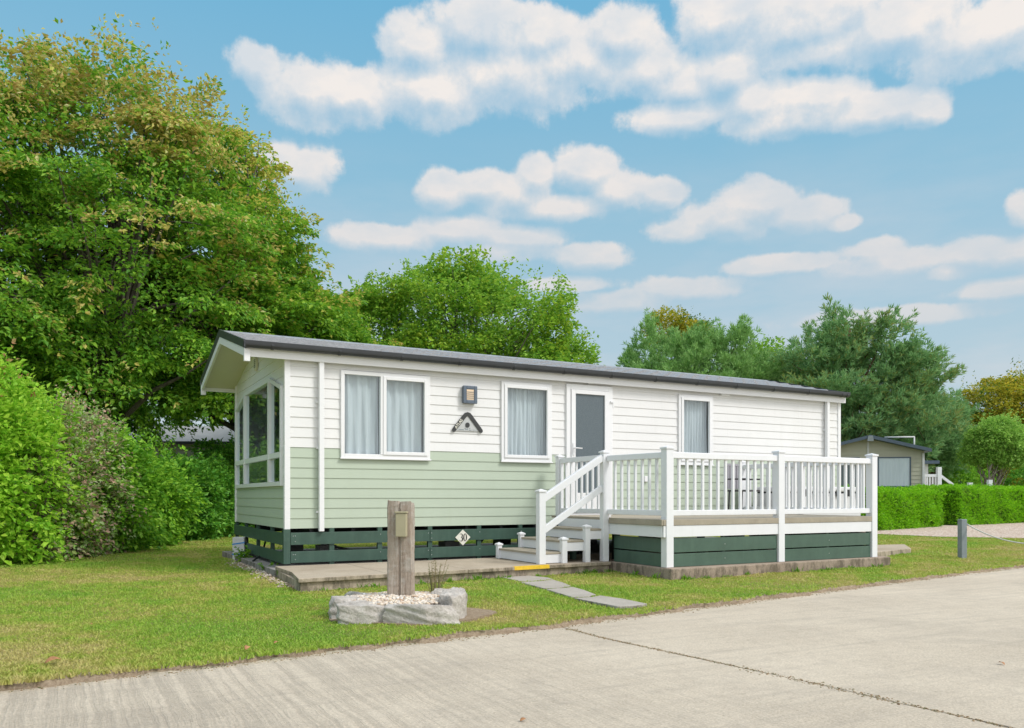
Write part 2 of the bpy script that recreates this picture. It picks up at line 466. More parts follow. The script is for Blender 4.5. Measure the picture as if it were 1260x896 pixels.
class MB:
    def __init__(s):
        s.v, s.f, s.sm = [], [], []

    def add(s, vs, fs, smooth=False):
        b = len(s.v)
        s.v += [tuple(p) for p in vs]
        s.f += [tuple(i + b for i in f) for f in fs]
        s.sm += [smooth] * len(fs)
        return s

    def box(s, x0, x1, y0, y1, z0, z1):
        vs = [(x0, y0, z0), (x1, y0, z0), (x1, y1, z0), (x0, y1, z0), (x0, y0, z1), (x1, y0, z1), (x1, y1, z1), (x0, y1, z1)]
        return s.add(vs, [(0, 3, 2, 1), (4, 5, 6, 7), (0, 1, 5, 4), (1, 2, 6, 5), (2, 3, 7, 6), (3, 0, 4, 7)])

    def prism(s, poly, axis, a, b):
        """extrude a 2-D polygon; axis 0: poly=(y,z), 1: (x,z), 2: (x,y)"""
        def P(p, t):
            return (t, p[0], p[1]) if axis == 0 else ((p[0], t, p[1]) if axis == 1 else (p[0], p[1], t))
        n = len(poly)
        vs = [P(p, a) for p in poly] + [P(p, b) for p in poly]
        fs = [tuple(range(n))[::-1], tuple(range(n, 2 * n))] + [(i, (i + 1) % n, n + (i + 1) % n, n + i) for i in range(n)]
        return s.add(vs, fs)

    def beam(s, p, q, w, h, up=(0, 0, 1)):
        p, q = Vector(p), Vector(q)
        d = (q - p).normalized()
        side = d.cross(Vector(up)).normalized()
        u = side.cross(d).normalized()
        vs = []
        for c in (p, q):
            for a, b in ((-1, -1), (1, -1), (1, 1), (-1, 1)):
                vs.append(c + side * a * w / 2 + u * b * h / 2)
        return s.add(vs, [(0, 3, 2, 1), (4, 5, 6, 7), (0, 1, 5, 4), (1, 2, 6, 5), (2, 3, 7, 6), (3, 0, 4, 7)])

    def tube(s, pts, rad, seg=8, cap=True):
        pts = [Vector(p) for p in pts]
        if isinstance(rad, (int, float)):
            rad = [rad] * len(pts)
        rings = []
        ref = Vector((0.31, .2, .93))
        for i, p in enumerate(pts):
            d = (pts[min(i + 1, len(pts) - 1)] - pts[max(i - 1, 0)]).normalized()
            a = d.cross(ref)
            if a.length < .05:
                a = d.cross(Vector((1, 0, 0)))
            a.normalize(); b = d.cross(a)
            rings.append([p + (a * math.cos(2 * math.pi * k / seg) + b * math.sin(2 * math.pi * k / seg)) * rad[i] for k in range(seg)])
        vs = [v for r in rings for v in r]
        fs = []
        for i in range(len(pts) - 1):
            for k in range(seg):
                k2 = (k + 1) % seg
                fs.append((i * seg + k, i * seg + k2, (i + 1) * seg + k2, (i + 1) * seg + k))
        if cap:
            fs.append(tuple(range(seg))[::-1]); fs.append(tuple((len(pts) - 1) * seg + k for k in range(seg)))
        return s.add(vs, fs, True)

    def build(s, name, mat, parent=None, bevel=0, rot=None):
        me = bpy.data.meshes.new(name)
        me.from_pydata(s.v, [], s.f)
        me.polygons.foreach_set('use_smooth', s.sm)
        me.update()
        me.materials.append(MATS[mat] if isinstance(mat, str) else mat)
        o = bpy.data.objects.new(name, me)
        col.objects.link(o)
        if parent is not None:
            o.parent = parent
        if bevel:
            b = o.modifiers.new('bevel', 'BEVEL'); b.width = bevel; b.segments = 2; b.limit_method = 'ANGLE'
        return o


def tag(o, label=None, cat=None, group=None, kind=None):
    if label: o['label'] = label
    if cat: o['category'] = cat
    if group: o['group'] = group
    if kind: o['kind'] = kind
    return o


def empty(name, loc=(0, 0, 0), rz=0, label=None, cat=None, group=None):
    o = bpy.data.objects.new(name, None)
    o.empty_display_size = .2
    o.location = loc
    o.rotation_euler = (0, 0, rz)
    col.objects.link(o)
    return tag(o, label, cat, group)


def np_mesh(name, verts, tris, mat, parent=None, smooth=False, tip=None):
    """verts (n,3) tris (m,k) numpy -> object"""
    me = bpy.data.meshes.new(name)
    k = tris.shape[1]
    me.vertices.add(len(verts))
    me.vertices.foreach_set('co', np.ascontiguousarray(verts, dtype=np.float32).ravel())
    me.loops.add(tris.size)
    me.loops.foreach_set('vertex_index', np.ascontiguousarray(tris, dtype=np.int32).ravel())
    me.polygons.add(len(tris))
    me.polygons.foreach_set('loop_start', np.arange(0, tris.size, k, dtype=np.int32))
    me.polygons.foreach_set('loop_total', np.full(len(tris), k, dtype=np.int32))
    me.polygons.foreach_set('use_smooth', np.full(len(tris), smooth, dtype=bool))
    me.update(calc_edges=True)
    if tip is not None:
        at_ = me.attributes.new('tip', 'FLOAT', 'POINT')
        at_.data.foreach_set('value', np.ascontiguousarray(tip, dtype=np.float32))
    me.materials.append(MATS[mat])
    o = bpy.data.objects.new(name, me)
    col.objects.link(o)
    if parent is not None:
        o.parent = parent
    return o


def nrm(a):
    return a / np.maximum(1e-9, np.linalg.norm(a, axis=-1, keepdims=True))


def leaves(pos, axis, normal, size, aspect=.55, fold=.25, droop=.12):
    """one folded kite per leaf: returns verts, tris"""
    n = len(pos)
    axis = nrm(axis)
    side = nrm(np.cross(axis, normal))
    nn = np.cross(side, axis)
    s = np.asarray(size).reshape(-1, 1) * np.ones((n, 1))
    base = pos
    tip = pos + axis * s - nn * s * droop
    mid = pos + axis * s * .45
    l = mid - side * s * aspect * .5 + nn * s * fold * .4
    r = mid + side * s * aspect * .5 + nn * s * fold * .4
    V = np.stack([base, l, tip, r], 1).reshape(-1, 3)
    i = np.arange(n)[:, None] * 4
    T = np.concatenate([i + np.array([[0, 2, 1]]), i + np.array([[0, 3, 2]])], 1).reshape(-1, 3)
    return V, T


def bough_sprays(rng, ells, nb, ns, R, droop, flat=.10, inner=.78, fan=1.25, lift=.1):
    C, O, idx = sample_ellipsoids(rng, ells, nb, inner, 1.0)
    nb = len(C)
    O = O.copy(); O[:, 2] = O[:, 2] * .45 + lift
    O = nrm(O + rng.normal(0, .2, O.shape))
    S = nrm(np.cross(O, [0, 0, 1.0])); U = np.cross(S, O)
    Rb = R * rng.uniform(.6, 1.35, (nb, 1))
    a = rng.uniform(-fan, fan, (nb, ns))
    q = Rb * rng.uniform(.05, 1, (nb, ns)) ** .6
    D = O[:, None] * np.cos(a)[..., None] + S[:, None] * np.sin(a)[..., None]
    A = (C - O * Rb * .55)[:, None] + D * q[..., None] + U[:, None] * (rng.normal(0, flat, (nb, ns)) * Rb)[..., None]
    A[..., 2] -= droop * q ** 2 / Rb
    D = D - np.array([0, 0, 1.0]) * (2 * droop * q / Rb)[..., None] * .5
    tip = (q / Rb) * .6
    return A.reshape(-1, 3), nrm(D).reshape(-1, 3), tip.reshape(-1)


def spray_leaves(rng, anchors, dirs, L, W, n, size, droop=.2, thick=.12, aspect=.55, tilt=.5, upbias=1.0):
    m = len(anchors)
    L = np.asarray(L).reshape(-1, 1) * np.ones((m, 1)) if np.ndim(L) else np.full((m, 1), L)
    up = np.array([0, 0, 1.0])
    dirs = nrm(dirs)
    side = np.cross(dirs, up + rng.normal(0, .15, (m, 3)))
    side = nrm(side)
    nv = nrm(np.cross(side, dirs))
    t = rng.beta(1.5, 1.1, (m, n))
    prof = np.sin(np.clip(t, .05, 1) ** .8 * np.pi * .86 + .25)
    w = rng.uniform(-1, 1, (m, n)) * W * .5 * prof
    h = rng.normal(0, thick, (m, n))
    P = anchors[:, None, :] + dirs[:, None, :] * (t * L)[..., None] + side[:, None, :] * w[..., None] + nv[:, None, :] * h[..., None]
    P[..., 2] -= droop * (t ** 2) * L
    ax = dirs[:, None, :] * .8 + side[:, None, :] * np.sign(w)[..., None] * .8 + rng.normal(0, .45, (m, n, 3))
    ax[..., 2] -= .25
    no = nv[:, None, :] * upbias + rng.normal(0, tilt, (m, n, 3))
    s = size * (.5 + .9 * rng.beta(1.6, 1.6, (m * n,))) * np.repeat(rng.uniform(.78, 1.2, m), n)
    return leaves(P.reshape(-1, 3), ax.reshape(-1, 3), no.reshape(-1, 3), s, aspect)


def join_vt(parts):
    V, T, b = [], [], 0
    for v, t in parts:
        V.append(v); T.append(t + b); b += len(v)
    return np.concatenate(V), np.concatenate(T)


def sample_ellipsoids(rng, ells, n, inner=.55, power=.5):
    """points in the shells of several ellipsoids, not inside another one's core; returns points, outward normals"""
    ells = np.array(ells, float)        # cx cy cz rx ry rz
    area = (ells[:, 3] * ells[:, 4] + ells[:, 3] * ells[:, 5] + ells[:, 4] * ells[:, 5])
    idx = rng.choice(len(ells), n, p=area / area.sum())
    d = nrm(rng.normal(0, 1, (n, 3)))
    r = inner + (1 - inner) * rng.uniform(0, 1, (n, 1)) ** power
    e = ells[idx]
    P = e[:, :3] + d * r * e[:, 3:]
    keep = np.ones(n, bool)
    for k in range(len(ells)):
        q = (P - ells[k, :3]) / ells[k, 3:]
        keep &= ~((np.linalg.norm(q, axis=1) < inner) & (idx != k))
    return P[keep], nrm(d / e[:, 3:])[keep], idx[keep]


def limb(mb, rng, a, b, r0, r1, sag=.0, n=5, seg=6, wob=.12):
    a, b = np.array(a, float), np.array(b, float)
    pts = []
    Ld = np.linalg.norm(b - a)
    for i in range(n):
        t = i / (n - 1)
        p = a * (1 - t) + b * t + (rng.normal(0, wob * Ld * .12, 3) if 0 < i < n - 1 else 0)
        p = np.array(p); p[2] += sag * math.sin(math.pi * t) * Ld
        pts.append(p)
    mb.tube(pts, [r0 + (r1 - r0) * i / (n - 1) for i in range(n)], seg)


def tree(name, label, cat, base, ells, mat, bark, n_spray, per, leaf, L, W, seed, droop=.25, group=None, trunk_r=.25,
         trunk_top=None, stems=1, sprigs=0, sprig_mat=None, thick=.12, aspect=.55, updir=.1, inner=.5, needles=False, limbs=40, back=None, split=.3, tilt=.5, boughs=None):
    rng = np.random.default_rng(seed)
    root = empty(name, base, 0, label, cat, group)
    B = np.array(base)
    el = np.array(ells, float)
    P, Nn, idx = sample_ellipsoids(rng, ells, n_spray, inner)
    axis_xy = el[idx, :2]
    out = Nn.copy()
    out[:, 2] = out[:, 2] * .55 + updir
    dirs = nrm(out + rng.normal(0, .35, P.shape))
    Ls = L * rng.uniform(.6, 1.3, len(P))
    anch = P - dirs * Ls[:, None] * .6
    tipv = np.full(len(P), .0)
    if boughs:
        nb, ns, R, dr, fl = boughs
        A2, D2, t2 = bough_sprays(rng, ells, nb, ns, R, dr, fl, lift=updir)
        k_ = A2[:, 2] > GZ + .3; A2, D2, t2 = A2[k_], D2[k_], t2[k_]
        P = np.concatenate([P, A2 + D2 * L * .5]); anch = np.concatenate([anch, A2]); dirs = np.concatenate([dirs, D2])
        Ls = np.concatenate([Ls, L * .75 * rng.uniform(.6, 1.3, len(A2))]); tipv = np.concatenate([tipv, .35 + t2])
    parts = []
    tips = [np.repeat(tipv, per * (36 if needles else 4))]
    if needles:
        # needle tufts: each spray is a branchlet with upswept tufts
        m = len(P)
        nt_ = per
        t = rng.uniform(.1, 1, (m, nt_))
        side = nrm(np.cross(dirs, [0, 0, 1.0]))
        w = rng.uniform(-.5, .5, (m, nt_)) * W * (1.1 - t * .6)
        C = anch[:, None] + dirs[:, None] * (t * Ls[:, None])[..., None] + side[:, None] * w[..., None]
        C[..., 2] += rng.normal(0, thick, (m, nt_)) + .12 * t * Ls[:, None]
        C = C.reshape(-1, 3)
        td = np.repeat(dirs, nt_, 0) + side.repeat(nt_, 0) * np.sign(w).reshape(-1, 1) * .5 + np.array([0, 0, .55])
        k = 9
        CC = np.repeat(C, k, 0)
        A = nrm(np.repeat(nrm(td), k, 0) + rng.normal(0, .5, CC.shape))
        CC = CC + A * rng.uniform(0, .06, (len(CC), 1))
        V, T = leaves(CC, A, rng.normal(0, 1, CC.shape), leaf * rng.uniform(.7, 1.3, len(CC)), aspect, .1, .05)
    else:
        V, T = spray_leaves(rng, anch, dirs, Ls, W, per, leaf, droop, thick, aspect, tilt)
    parts.append((V, T))
    if sprigs:
        # upright loose twigs that break the outline at the top of the crown
        Q, Qn, qi = sample_ellipsoids(rng, ells, sprigs * 6, .93)
        top = (Qn[:, 2] > .05)
        Q, Qn = Q[top][:sprigs], Qn[top][:sprigs]
        d = nrm(Qn * .6 + np.array([0, 0, .8]) + rng.normal(0, .25, Q.shape))
        parts.append(spray_leaves(rng, Q - d * .3, d, L * rng.uniform(.6, 1.35, len(Q)), W * .28, max(8, per // 3), leaf * .85, -.05, .05, aspect, .8))
        tips.append(np.full(len(parts[-1][0]), .9))
    V, T = join_vt(parts)
    V = V - B
    np_mesh('crown', V, T, mat, root, False, np.concatenate(tips))
    # trunk, limbs and twigs
    mb = MB()
    tz = trunk_top or (el[:, 2].mean() + el[:, 5].mean() * .3)
    c = el[:, :3].mean(0)
    for sidx in range(stems):
        off = rng.normal(0, .25 if stems > 1 else 0, 2)
        topp = np.array([c[0] * .5 + B[0] * .5 + rng.normal(0, split * stems), c[1] * .5 + B[1] * .5 + rng.normal(0, split * stems), tz])
        bot = np.array([B[0] + off[0] * .6, B[1] + off[1] * .6, B[2] - .05])
        pts, rr = [], []
        for i in range(8):
            t = i / 7
            p = bot * (1 - t) + topp * t + (rng.normal(0, .08, 3) * (0 < i < 7))
            pts.append(p - B); rr.append(trunk_r * (1 - .78 * t) * (1 + .45 * math.exp(-t * 14)))
        mb.tube(pts, rr, 9)
        sel = rng.choice(len(P), min(limbs, len(P)), replace=False)
        for q in sel:
            t = rng.uniform(.25, .98)
            a = np.array(pts[0]) * (1 - t) + np.array(pts[-1]) * t
            j = min(6, int(t * 7)); a = np.array(pts[j]) * (1 - (t * 7 - j)) + np.array(pts[j + 1]) * (t * 7 - j)
            b = anch[q] + dirs[q] * Ls[q] * .5 - B
            r0 = rr[j] * .38
            limb(mb, rng, a, b, r0, .012, .06)
    mb.build('trunk', bark, root)
    return root


# ------------------------------------------------------------------ setting: ground, lawn, road
edge_pts = [(-60, -14.0), (-30, -9.6), (-14, -7.35), (-6, -6.45), (-3.05, -6.10), (-2.11, -6.0), (-.91, -5.83), (.05, -5.74), (1.18, -5.6), (2.83, -5.32), (5.05, -4.93), (7.46, -4.5), (9.2, -4.22), (10.86, -3.98), (13.5, -3.7), (18, -3.7), (26, -4.4), (60, -9)]
EX = np.array([p[0] for p in edge_pts]); EY = np.array([p[1] for p in edge_pts])


def edge_y(x):
    return np.interp(x, EX, EY)


def wob(x, y, s=1.0):
    return (np.sin(x * 1.7 * s + y * .9 * s) + np.sin(x * .8 * s - y * 1.9 * s + 1.3) + np.sin(x * 3.9 * s + 2) * .4) / 2.4


def build_ground():
    mb = MB()
    S = 600
    mb.add([(-S, -S, -.21), (S, -S, -.21), (S, S, -.21), (-S, S, -.21)], [(0, 1, 2, 3)])
    o = mb.build('ground', 'lawn_soil'); tag(o, kind='structure')
    # lawn sheet that ends in a small turf edge above the road
    xs = np.concatenate([np.linspace(-60, -9, 30), np.linspace(-8.9, 16, 500), np.linspace(16.3, 100, 50)])
    ts = np.concatenate([[-.012, 0.0, .03], np.linspace(.1, 6, 50), np.linspace(6.3, 20, 50), np.linspace(21, 120, 30)])
    r = np.random.default_rng(3)
    jag = np.convolve(r.normal(0, .03, len(xs)), np.ones(3) / 3, 'same') * 1.6 + .02 * np.sin(xs * 5) + .02 * np.sin(xs * 11.3)
    X = np.repeat(xs[:, None], len(ts), 1)
    Y = edge_y(X) + ts[None] + jag[:, None] * np.clip(1 - ts[None], 0, 1)
    Z = GZ + .012 * wob(X, Y) + .006 * np.sin(X * 4 + Y * 3.1)
    Z[:, 0] = RZ - .02
    Z[:, 1] = GZ - .02 + r.normal(0, .004, len(xs))
    # flatten below what stands on it
    V = np.stack([X, Y, Z], -1).reshape(-1, 3)
    nx, ny = len(xs), len(ts)
    i, j = np.meshgrid(np.arange(nx - 1), np.arange(ny - 1), indexing='ij')
    a = (i * ny + j).ravel()
    Q = np.stack([a, a + ny, a + ny + 1, a + 1], 1)
    o = np_mesh('lawn', V, Q, 'lawn_soil', None, True); tag(o, kind='structure')
    o.data.materials.append(MATS['bare_soil'])
    jj = j.ravel(); rag = r.uniform(0, 1, len(jj))
    mi = ((jj <= 1) | ((jj == 2) & (rag < .5))).astype(np.int32)
    o.data.polygons.foreach_set('material_index', mi)
    # road: two concrete bays with an open joint between them
    def bay(x0, x1, jl=None, jr=None):
        mb = MB()
        ys = np.linspace(-45, 1.0, 300)
        top = []
        for side, xx in (('l', x0), ('r', x1)):
            line = []
            for k, y in enumerate(ys):
                if side == 'l' and jl: x = jl(y)
                elif side == 'r' and jr: x = jr(y)
                else: x = xx
                line.append((x, y))
            top.append(line)
        n = len(ys)
        vs = [(x, y, RZ) for x, y in top[0]] + [(x, y, RZ) for x, y in top[1]]
        vs += [(x, y, RZ - .018) for x, y in top[0]] + [(x, y, RZ - .018) for x, y in top[1]]
        fs = []
        for k in range(n - 1):
            fs.append((k, n + k, n + k + 1, k + 1))
            fs.append((2 * n + k, k, k + 1, 2 * n + k + 1))
            fs.append((n + k, 3 * n + k, 3 * n + k + 1, n + k + 1))
        mb.add(vs, fs)
        o = mb.build('road', 'road_concrete'); tag(o, kind='structure')
    rr = np.random.default_rng(8)
    jn = np.convolve(rr.normal(0, .02, 400), np.ones(3) / 3, 'same')
    jn2 = np.convolve(rr.normal(0, .02, 400), np.ones(3) / 3, 'same')
    base = lambda y: 1.12 + .015 * math.sin(y * 1.3) + .09 * max(0, -6.2 - y)
    jl = lambda y: base(y) - .010 + jn[int((y + 45) * 6.5)] * .6
    jr = lambda y: base(y) + .008 + jn2[int((y + 45) * 6.5)] * .6
    bay(-60, 0, None, jl)
    bay(0, 60, jr, None)
    jd = MB(); jd.add([(.9, -45, RZ - .012), (5.6, -45, RZ - .012), (1.6, 0, RZ - .012), (.9, 0, RZ - .012)], [(0, 1, 2, 3)])
    o = jd.build('road_joint', 'bare_soil'); tag(o, kind='structure')
    # gravel bed beyond the lawn
    pts = [G(1040, 24.6), G(1081, 24.0), G(1154, 22.4), G(1260, 21.6), G(1500, 21), G(1700, 40), G(1260, 37), G(1081, 30), G(1010, 30)]
    mb = MB(); mb.prism(pts, 2, GZ - .05, GZ + .022)
    o = mb.build('gravel_path', 'gravel_bed'); tag(o, kind='structure')


build_ground()

# concrete base under the home, entrance slab, deck plinth
mb = MB(); mb.box(-.22, 11.6, -.30, 4.2, -.20, -.055)
tag(mb.build('concrete_base', 'base_concrete', bevel=.01), kind='structure')
mb = MB()
front = [(-.36, -2.2), (.6, -2.13), (1.55, -2.05), (2.6, -1.97), (3.5, -1.90), (4.33, -1.84)]
xsl = [(-.36, .78), (.785, 1.9), (1.905, 3.05), (3.055, 4.30)]


def fy(x):
    return float(np.interp(x, [p[0] for p in front], [p[1] for p in front]))


for k, (a, b) in enumerate(xsl):
    ym = -1.25
    xa2 = -.22 if k == 0 else a
    mb.prism([(a, fy(a)), (b, fy(b)), (b, ym - .004), (xa2 if k == 0 else a, ym - .004)], 2, -.05, 0)
    mb.prism([(xa2, ym), (b, ym), (b, -.305), (xa2, -.305)], 2, -.05, -.002)
tag(mb.build('patio_paving', 'slab_concrete', bevel=.008), kind='structure')
mb = MB()
mb.prism([(-.33, -2.16), (4.30, -1.80), (4.30, -.31), (-.2, -.31)], 2, -.22, -.052)
tag(mb.build('patio_base', 'slab_concrete', bevel=.006), kind='structure')
mb = MB(); mb.prism([(4.34, -3.17), (8.86, -3.08), (8.9, -.2), (4.34, -.31)], 2, -.22, -.004)
tag(mb.build('deck_plinth', 'plinth_concrete', bevel=.02), kind='structure')
mb = MB(); mb.prism([(2.62, fy(2.62) - .002), (3.20, fy(3.2) - .002), (3.20, fy(3.2) + .05), (2.62, fy(2.62) + .05)], 2, -.046, .004)
tag(mb.build('step_edge_marking', 'yellow_paint'), kind='structure')
# dark stepping slabs from the patio to the road
step_polys = [
    ([(2.42, -1.99), (2.62, -1.96), (2.86, -1.95), (2.95, -2.30), (2.90, -2.52), (2.60, -2.60), (2.38, -2.58)], 'pale stepping slab nearest the patio edge'),
    ([(2.33, -2.67), (2.60, -2.66), (2.86, -2.59), (2.78, -3.0), (2.66, -3.34), (2.40, -3.44), (2.24, -3.40)], 'stepping slab second from the patio edge'),
    ([(2.22, -3.49), (2.44, -3.50), (2.63, -3.43), (2.56, -3.8), (2.44, -4.20), (2.26, -4.31), (2.08, -4.27)], 'stepping slab third from the patio edge'),
    ([(2.05, -4.36), (2.26, -4.38), (2.43, -4.30), (2.48, -4.7), (2.45, -5.11), (2.24, -5.17), (2.07, -5.12)], 'stepping slab closest to the concrete road'),
]
for poly, lab in step_polys:
    mb = MB(); mb.prism(poly, 2, GZ - .05, GZ + .022)
    tag(mb.build('paving_slab', 'path_stone', bevel=.008), lab, 'paving slab', 'stepping slabs across the lawn')
mb = MB(); a, b, c, d = G(1076, 14.8), G(1121, 16.0), G(1113, 17.4), G(1060, 17.0)
mb.prism([a, b, c, d], 2, GZ - .05, GZ + .10)
tag(mb.build('paving_slab', 'slab_concrete', bevel=.01), 'thick concrete slab lying on the lawn right of the deck', 'paving slab')

# ------------------------------------------------------------------ the holiday home
L, W = 11.32, 3.98
ZB, ZT, ZG = .50, 3.03, 1.66
home = empty('static_caravan', (0, 0, 0), 0, 'single storey holiday home with white upper and sage green lower cladding under a grey roof', 'holiday home')
ROW = .1445
HOLES = [(.83, 2.13, 1.565, 2.775), (3.47, 4.32, 1.565, 2.785), (4.70, 5.55, .60, 2.83), (7.12, 7.83, 1.60, 2.80)]


def clad_rows(mb, z0, z1, n, x0, x1, holes, put, lap=.011):
    for k in range(n):
        a, b = z0 + (z1 - z0) * k / n, z0 + (z1 - z0) * (k + 1) / n
        cuts = sorted({x0, x1} | {h[0] for h in holes if x0 < h[0] < x1} | {h[1] for h in holes if x0 < h[1] < x1})
        for xa, xb in zip(cuts[:-1], cuts[1:]):
            xm = (xa + xb) / 2
            ivs = [(a, b)]
            for h in holes:
                if h[0] < xm < h[1]:
                    nv = []
                    for (p, q) in ivs:
                        if h[3] <= p or h[2] >= q:
                            nv.append((p, q)); continue
                        if h[2] > p: nv.append((p, h[2]))
                        if h[3] < q: nv.append((h[3], q))
                    ivs = nv
            for p, q in ivs:
                op = lap * (1 - (p - a) / (b - a)) + .002
                oq = lap * (1 - (q - a) / (b - a)) + .002
                # outer face, lower lip
                put(mb, xa, xb, p, q, op, oq)


def put_long(mb, xa, xb, p, q, op, oq):
    mb.add([(xa, -op, p), (xb, -op, p), (xb, -oq, q), (xa, -oq, q), (xa, .03, p), (xb, .03, p), (xb, .03, q), (xa, .03, q)],
           [(0, 1, 2, 3), (0, 4, 5, 1), (3, 2, 6, 7), (0, 3, 7, 4), (1, 5, 6, 2), (4, 7, 6, 5)])


def put_end(mb, ya, yb, p, q, op, oq):
    mb.add([(-op, ya, p), (-op, yb, p), (-oq, yb, q), (-oq, ya, q), (.03, ya, p), (.03, yb, p), (.03, yb, q), (.03, ya, q)],
           [(3, 2, 1, 0), (1, 5, 4, 0), (7, 6, 2, 3), (4, 7, 3, 0), (2, 6, 5, 1), (5, 6, 7, 4)])


def put_far_end(mb, ya, yb, p, q, op, oq):
    mb.add([(L + op, ya, p), (L + op, yb, p), (L + oq, yb, q), (L + oq, ya, q), (L - .03, ya, p), (L - .03, yb, p), (L - .03, yb, q), (L - .03, ya, q)],
           [(0, 1, 2, 3), (0, 4, 5, 1), (3, 2, 6, 7), (0, 3, 7, 4), (1, 5, 6, 2), (4, 7, 6, 5)])


mb = MB(); clad_rows(mb, ZB, ZG, 8, 0, L, HOLES, put_long); low = mb.build('lower_cladding', 'green_cladding', home)
low['label'] = 'sage green horizontal cladding boards'
mb = MB(); clad_rows(mb, ZG + .001, ZG + ROW * 8, 8, 0, L, HOLES, put_long)
zf = ZG + ROW * 8
for xa, xb in ((0, 3.0), (3.003, 5.20), (5.203, 8.4), (8.403, L)):
    cuts = sorted({xa, xb} | {h[i] for h in HOLES for i in (0, 1) if xa < h[i] < xb})
    for p, q in zip(cuts[:-1], cuts[1:]):
        hz = zf
        for h in HOLES:
            if h[0] < (p + q) / 2 < h[1] and h[3] > zf: hz = h[3]
        put_long(mb, p, q, hz + .001, ZT, .010, .010)
up = mb.build('upper_cladding', 'white_cladding', home)
# end wall with a shaped window opening
EW = dict(y0=.20, y1=3.80, z0=1.17, zt=2.70, zs=2.50, ya=.93, yb=2.97)
RIDGE_Y, RIDGE_Z = 2.0, 3.565
EAVE = 3.05
pitch = (RIDGE_Z - EAVE) / (RIDGE_Y + .12)


def gable_top(y):
    return RIDGE_Z - abs(y - RIDGE_Y) * pitch - .07


def end_wall(mb, z0, z1, n, put, hole=True):
    h = (z1 - z0) / n
    for k in range(n):
        a, b = z0 + k * h, z0 + (k + 1) * h
        # split along y so the row follows the gable slope
        ys = sorted(set(list(np.linspace(0, W, 41)) + [.14, 3.86, .93, 2.97]))
        for ya, yb in zip(ys[:-1], ys[1:]):
            ym = (ya + yb) / 2
            top = min(b, gable_top(ym))
            if top <= a + .005: continue
            lo_, hi_ = 9, 9
            if hole and .14 < ym < 3.86:
                tz = 2.76 if .93 < ym < 2.97 else (2.76 - .22 * ((.93 - ym) / .79) if ym < 1 else 2.76 - .22 * ((ym - 2.97) / .89))
                lo_, hi_ = 1.12, tz
            ivs = [(a, top)]
            if lo_ < 9:
                nv = []
                for p, q in ivs:
                    if hi_ <= p or lo_ >= q: nv.append((p, q)); continue
                    if lo_ > p: nv.append((p, lo_))
                    if hi_ < q: nv.append((hi_, q))
                ivs = nv
            for p, q in ivs:
                put(mb, ya, yb, p, q, .011 * (1 - (p - a) / h) + .002, .011 * (1 - (q - a) / h) + .002)


mb = MB(); end_wall(mb, ZB, ZG, 8, put_end); mb.build('lower_cladding', 'green_cladding', home)
mb = MB(); end_wall(mb, ZG + .001, 3.72, 14, put_end); mb.build('upper_cladding', 'white_cladding', home)
mb = MB(); end_wall(mb, ZB, ZG, 8, put_far_end, False); mb.build('lower_cladding', 'green_cladding', home)
mb = MB(); end_wall(mb, ZG + .001, 3.72, 14, put_far_end, False); mb.build('upper_cladding', 'white_cladding', home)
mb = MB(); mb.box(.02, L - .02, W - .03, W + .015, ZB, ZT); mb.build('rear_wall', 'white_cladding', home)
# corner trims
for (x0, x1, y0, y1) in ((-.028, .052, -.028, .052), (L - .05, L + .028, -.028, .05), (-.028, .05, W - .05, W + .028)):
    mb = MB(); mb.box(x0, x1, y0, y1, ZB - .01, ZT - .005)
    mb.build('corner_trim', 'white_upvc', home, .004)
# interior lining, floor, chassis
mb = MB()
mb.box(.04, L - .04, .55, .58, ZB + .05, ZT - .02); mb.build('interior_wall', 'interior', home)
mb = MB(); mb.box(.04, L - .04, .035, W - .04, ZB, ZB + .045); mb.build('floor_panel', 'black_steel', home)
mb = MB(); mb.box(.04, L - .04, .04, W - .04, ZT - .04, ZT - .02); mb.build('ceiling_panel', 'interior', home)
mb = MB(); mb.box(.70, .72, .60, W - .06, ZB + .05, ZT - .05); mb.build('interior_wall', 'interior', home)
ch = MB()
for y in (.9, 3.0):
    ch.box(.15, L - .15, y, y + .06, ZB - .16, ZB - .002)
for x in np.arange(.35, L, .62):
    ch.box(x, x + .05, .06, W - .06, ZB - .09, ZB - .003)
ch.build('chassis', 'black_steel', home)
for x in np.arange(.7, L, 2.1):
    for y in (.78, 2.88):
        p = MB(); p.box(x, x + .26, y, y + .3, -.055, .2); p.box(x + .06, x + .2, y + .08, y + .22, .2, ZB - .16)
        p.build('support_pier', 'pier_block', home)
hose = MB(); hose.tube([(.6, .5, .40), (.75, .42, .22), (1.3, .4, .08), (2.2, .5, .02), (3.2, .45, .10), (3.5, .5, .4)], .02, 7)
hose.tube([(.12, 1.9, .30), (.0, 1.7, .02), (-.14, 1.5, -.03), (-.2, 1.35, -.04)], .016, 7)
hose.build('hose', 'black_steel', home)

# skirting: two boards on posts
def skirt_board(x0, x1, z0, z1, y):
    m = MB(); m.box(x0, x1, y - .022, y, z0, z1)
    return m.build('skirting_board', 'green_skirting', home, .003)


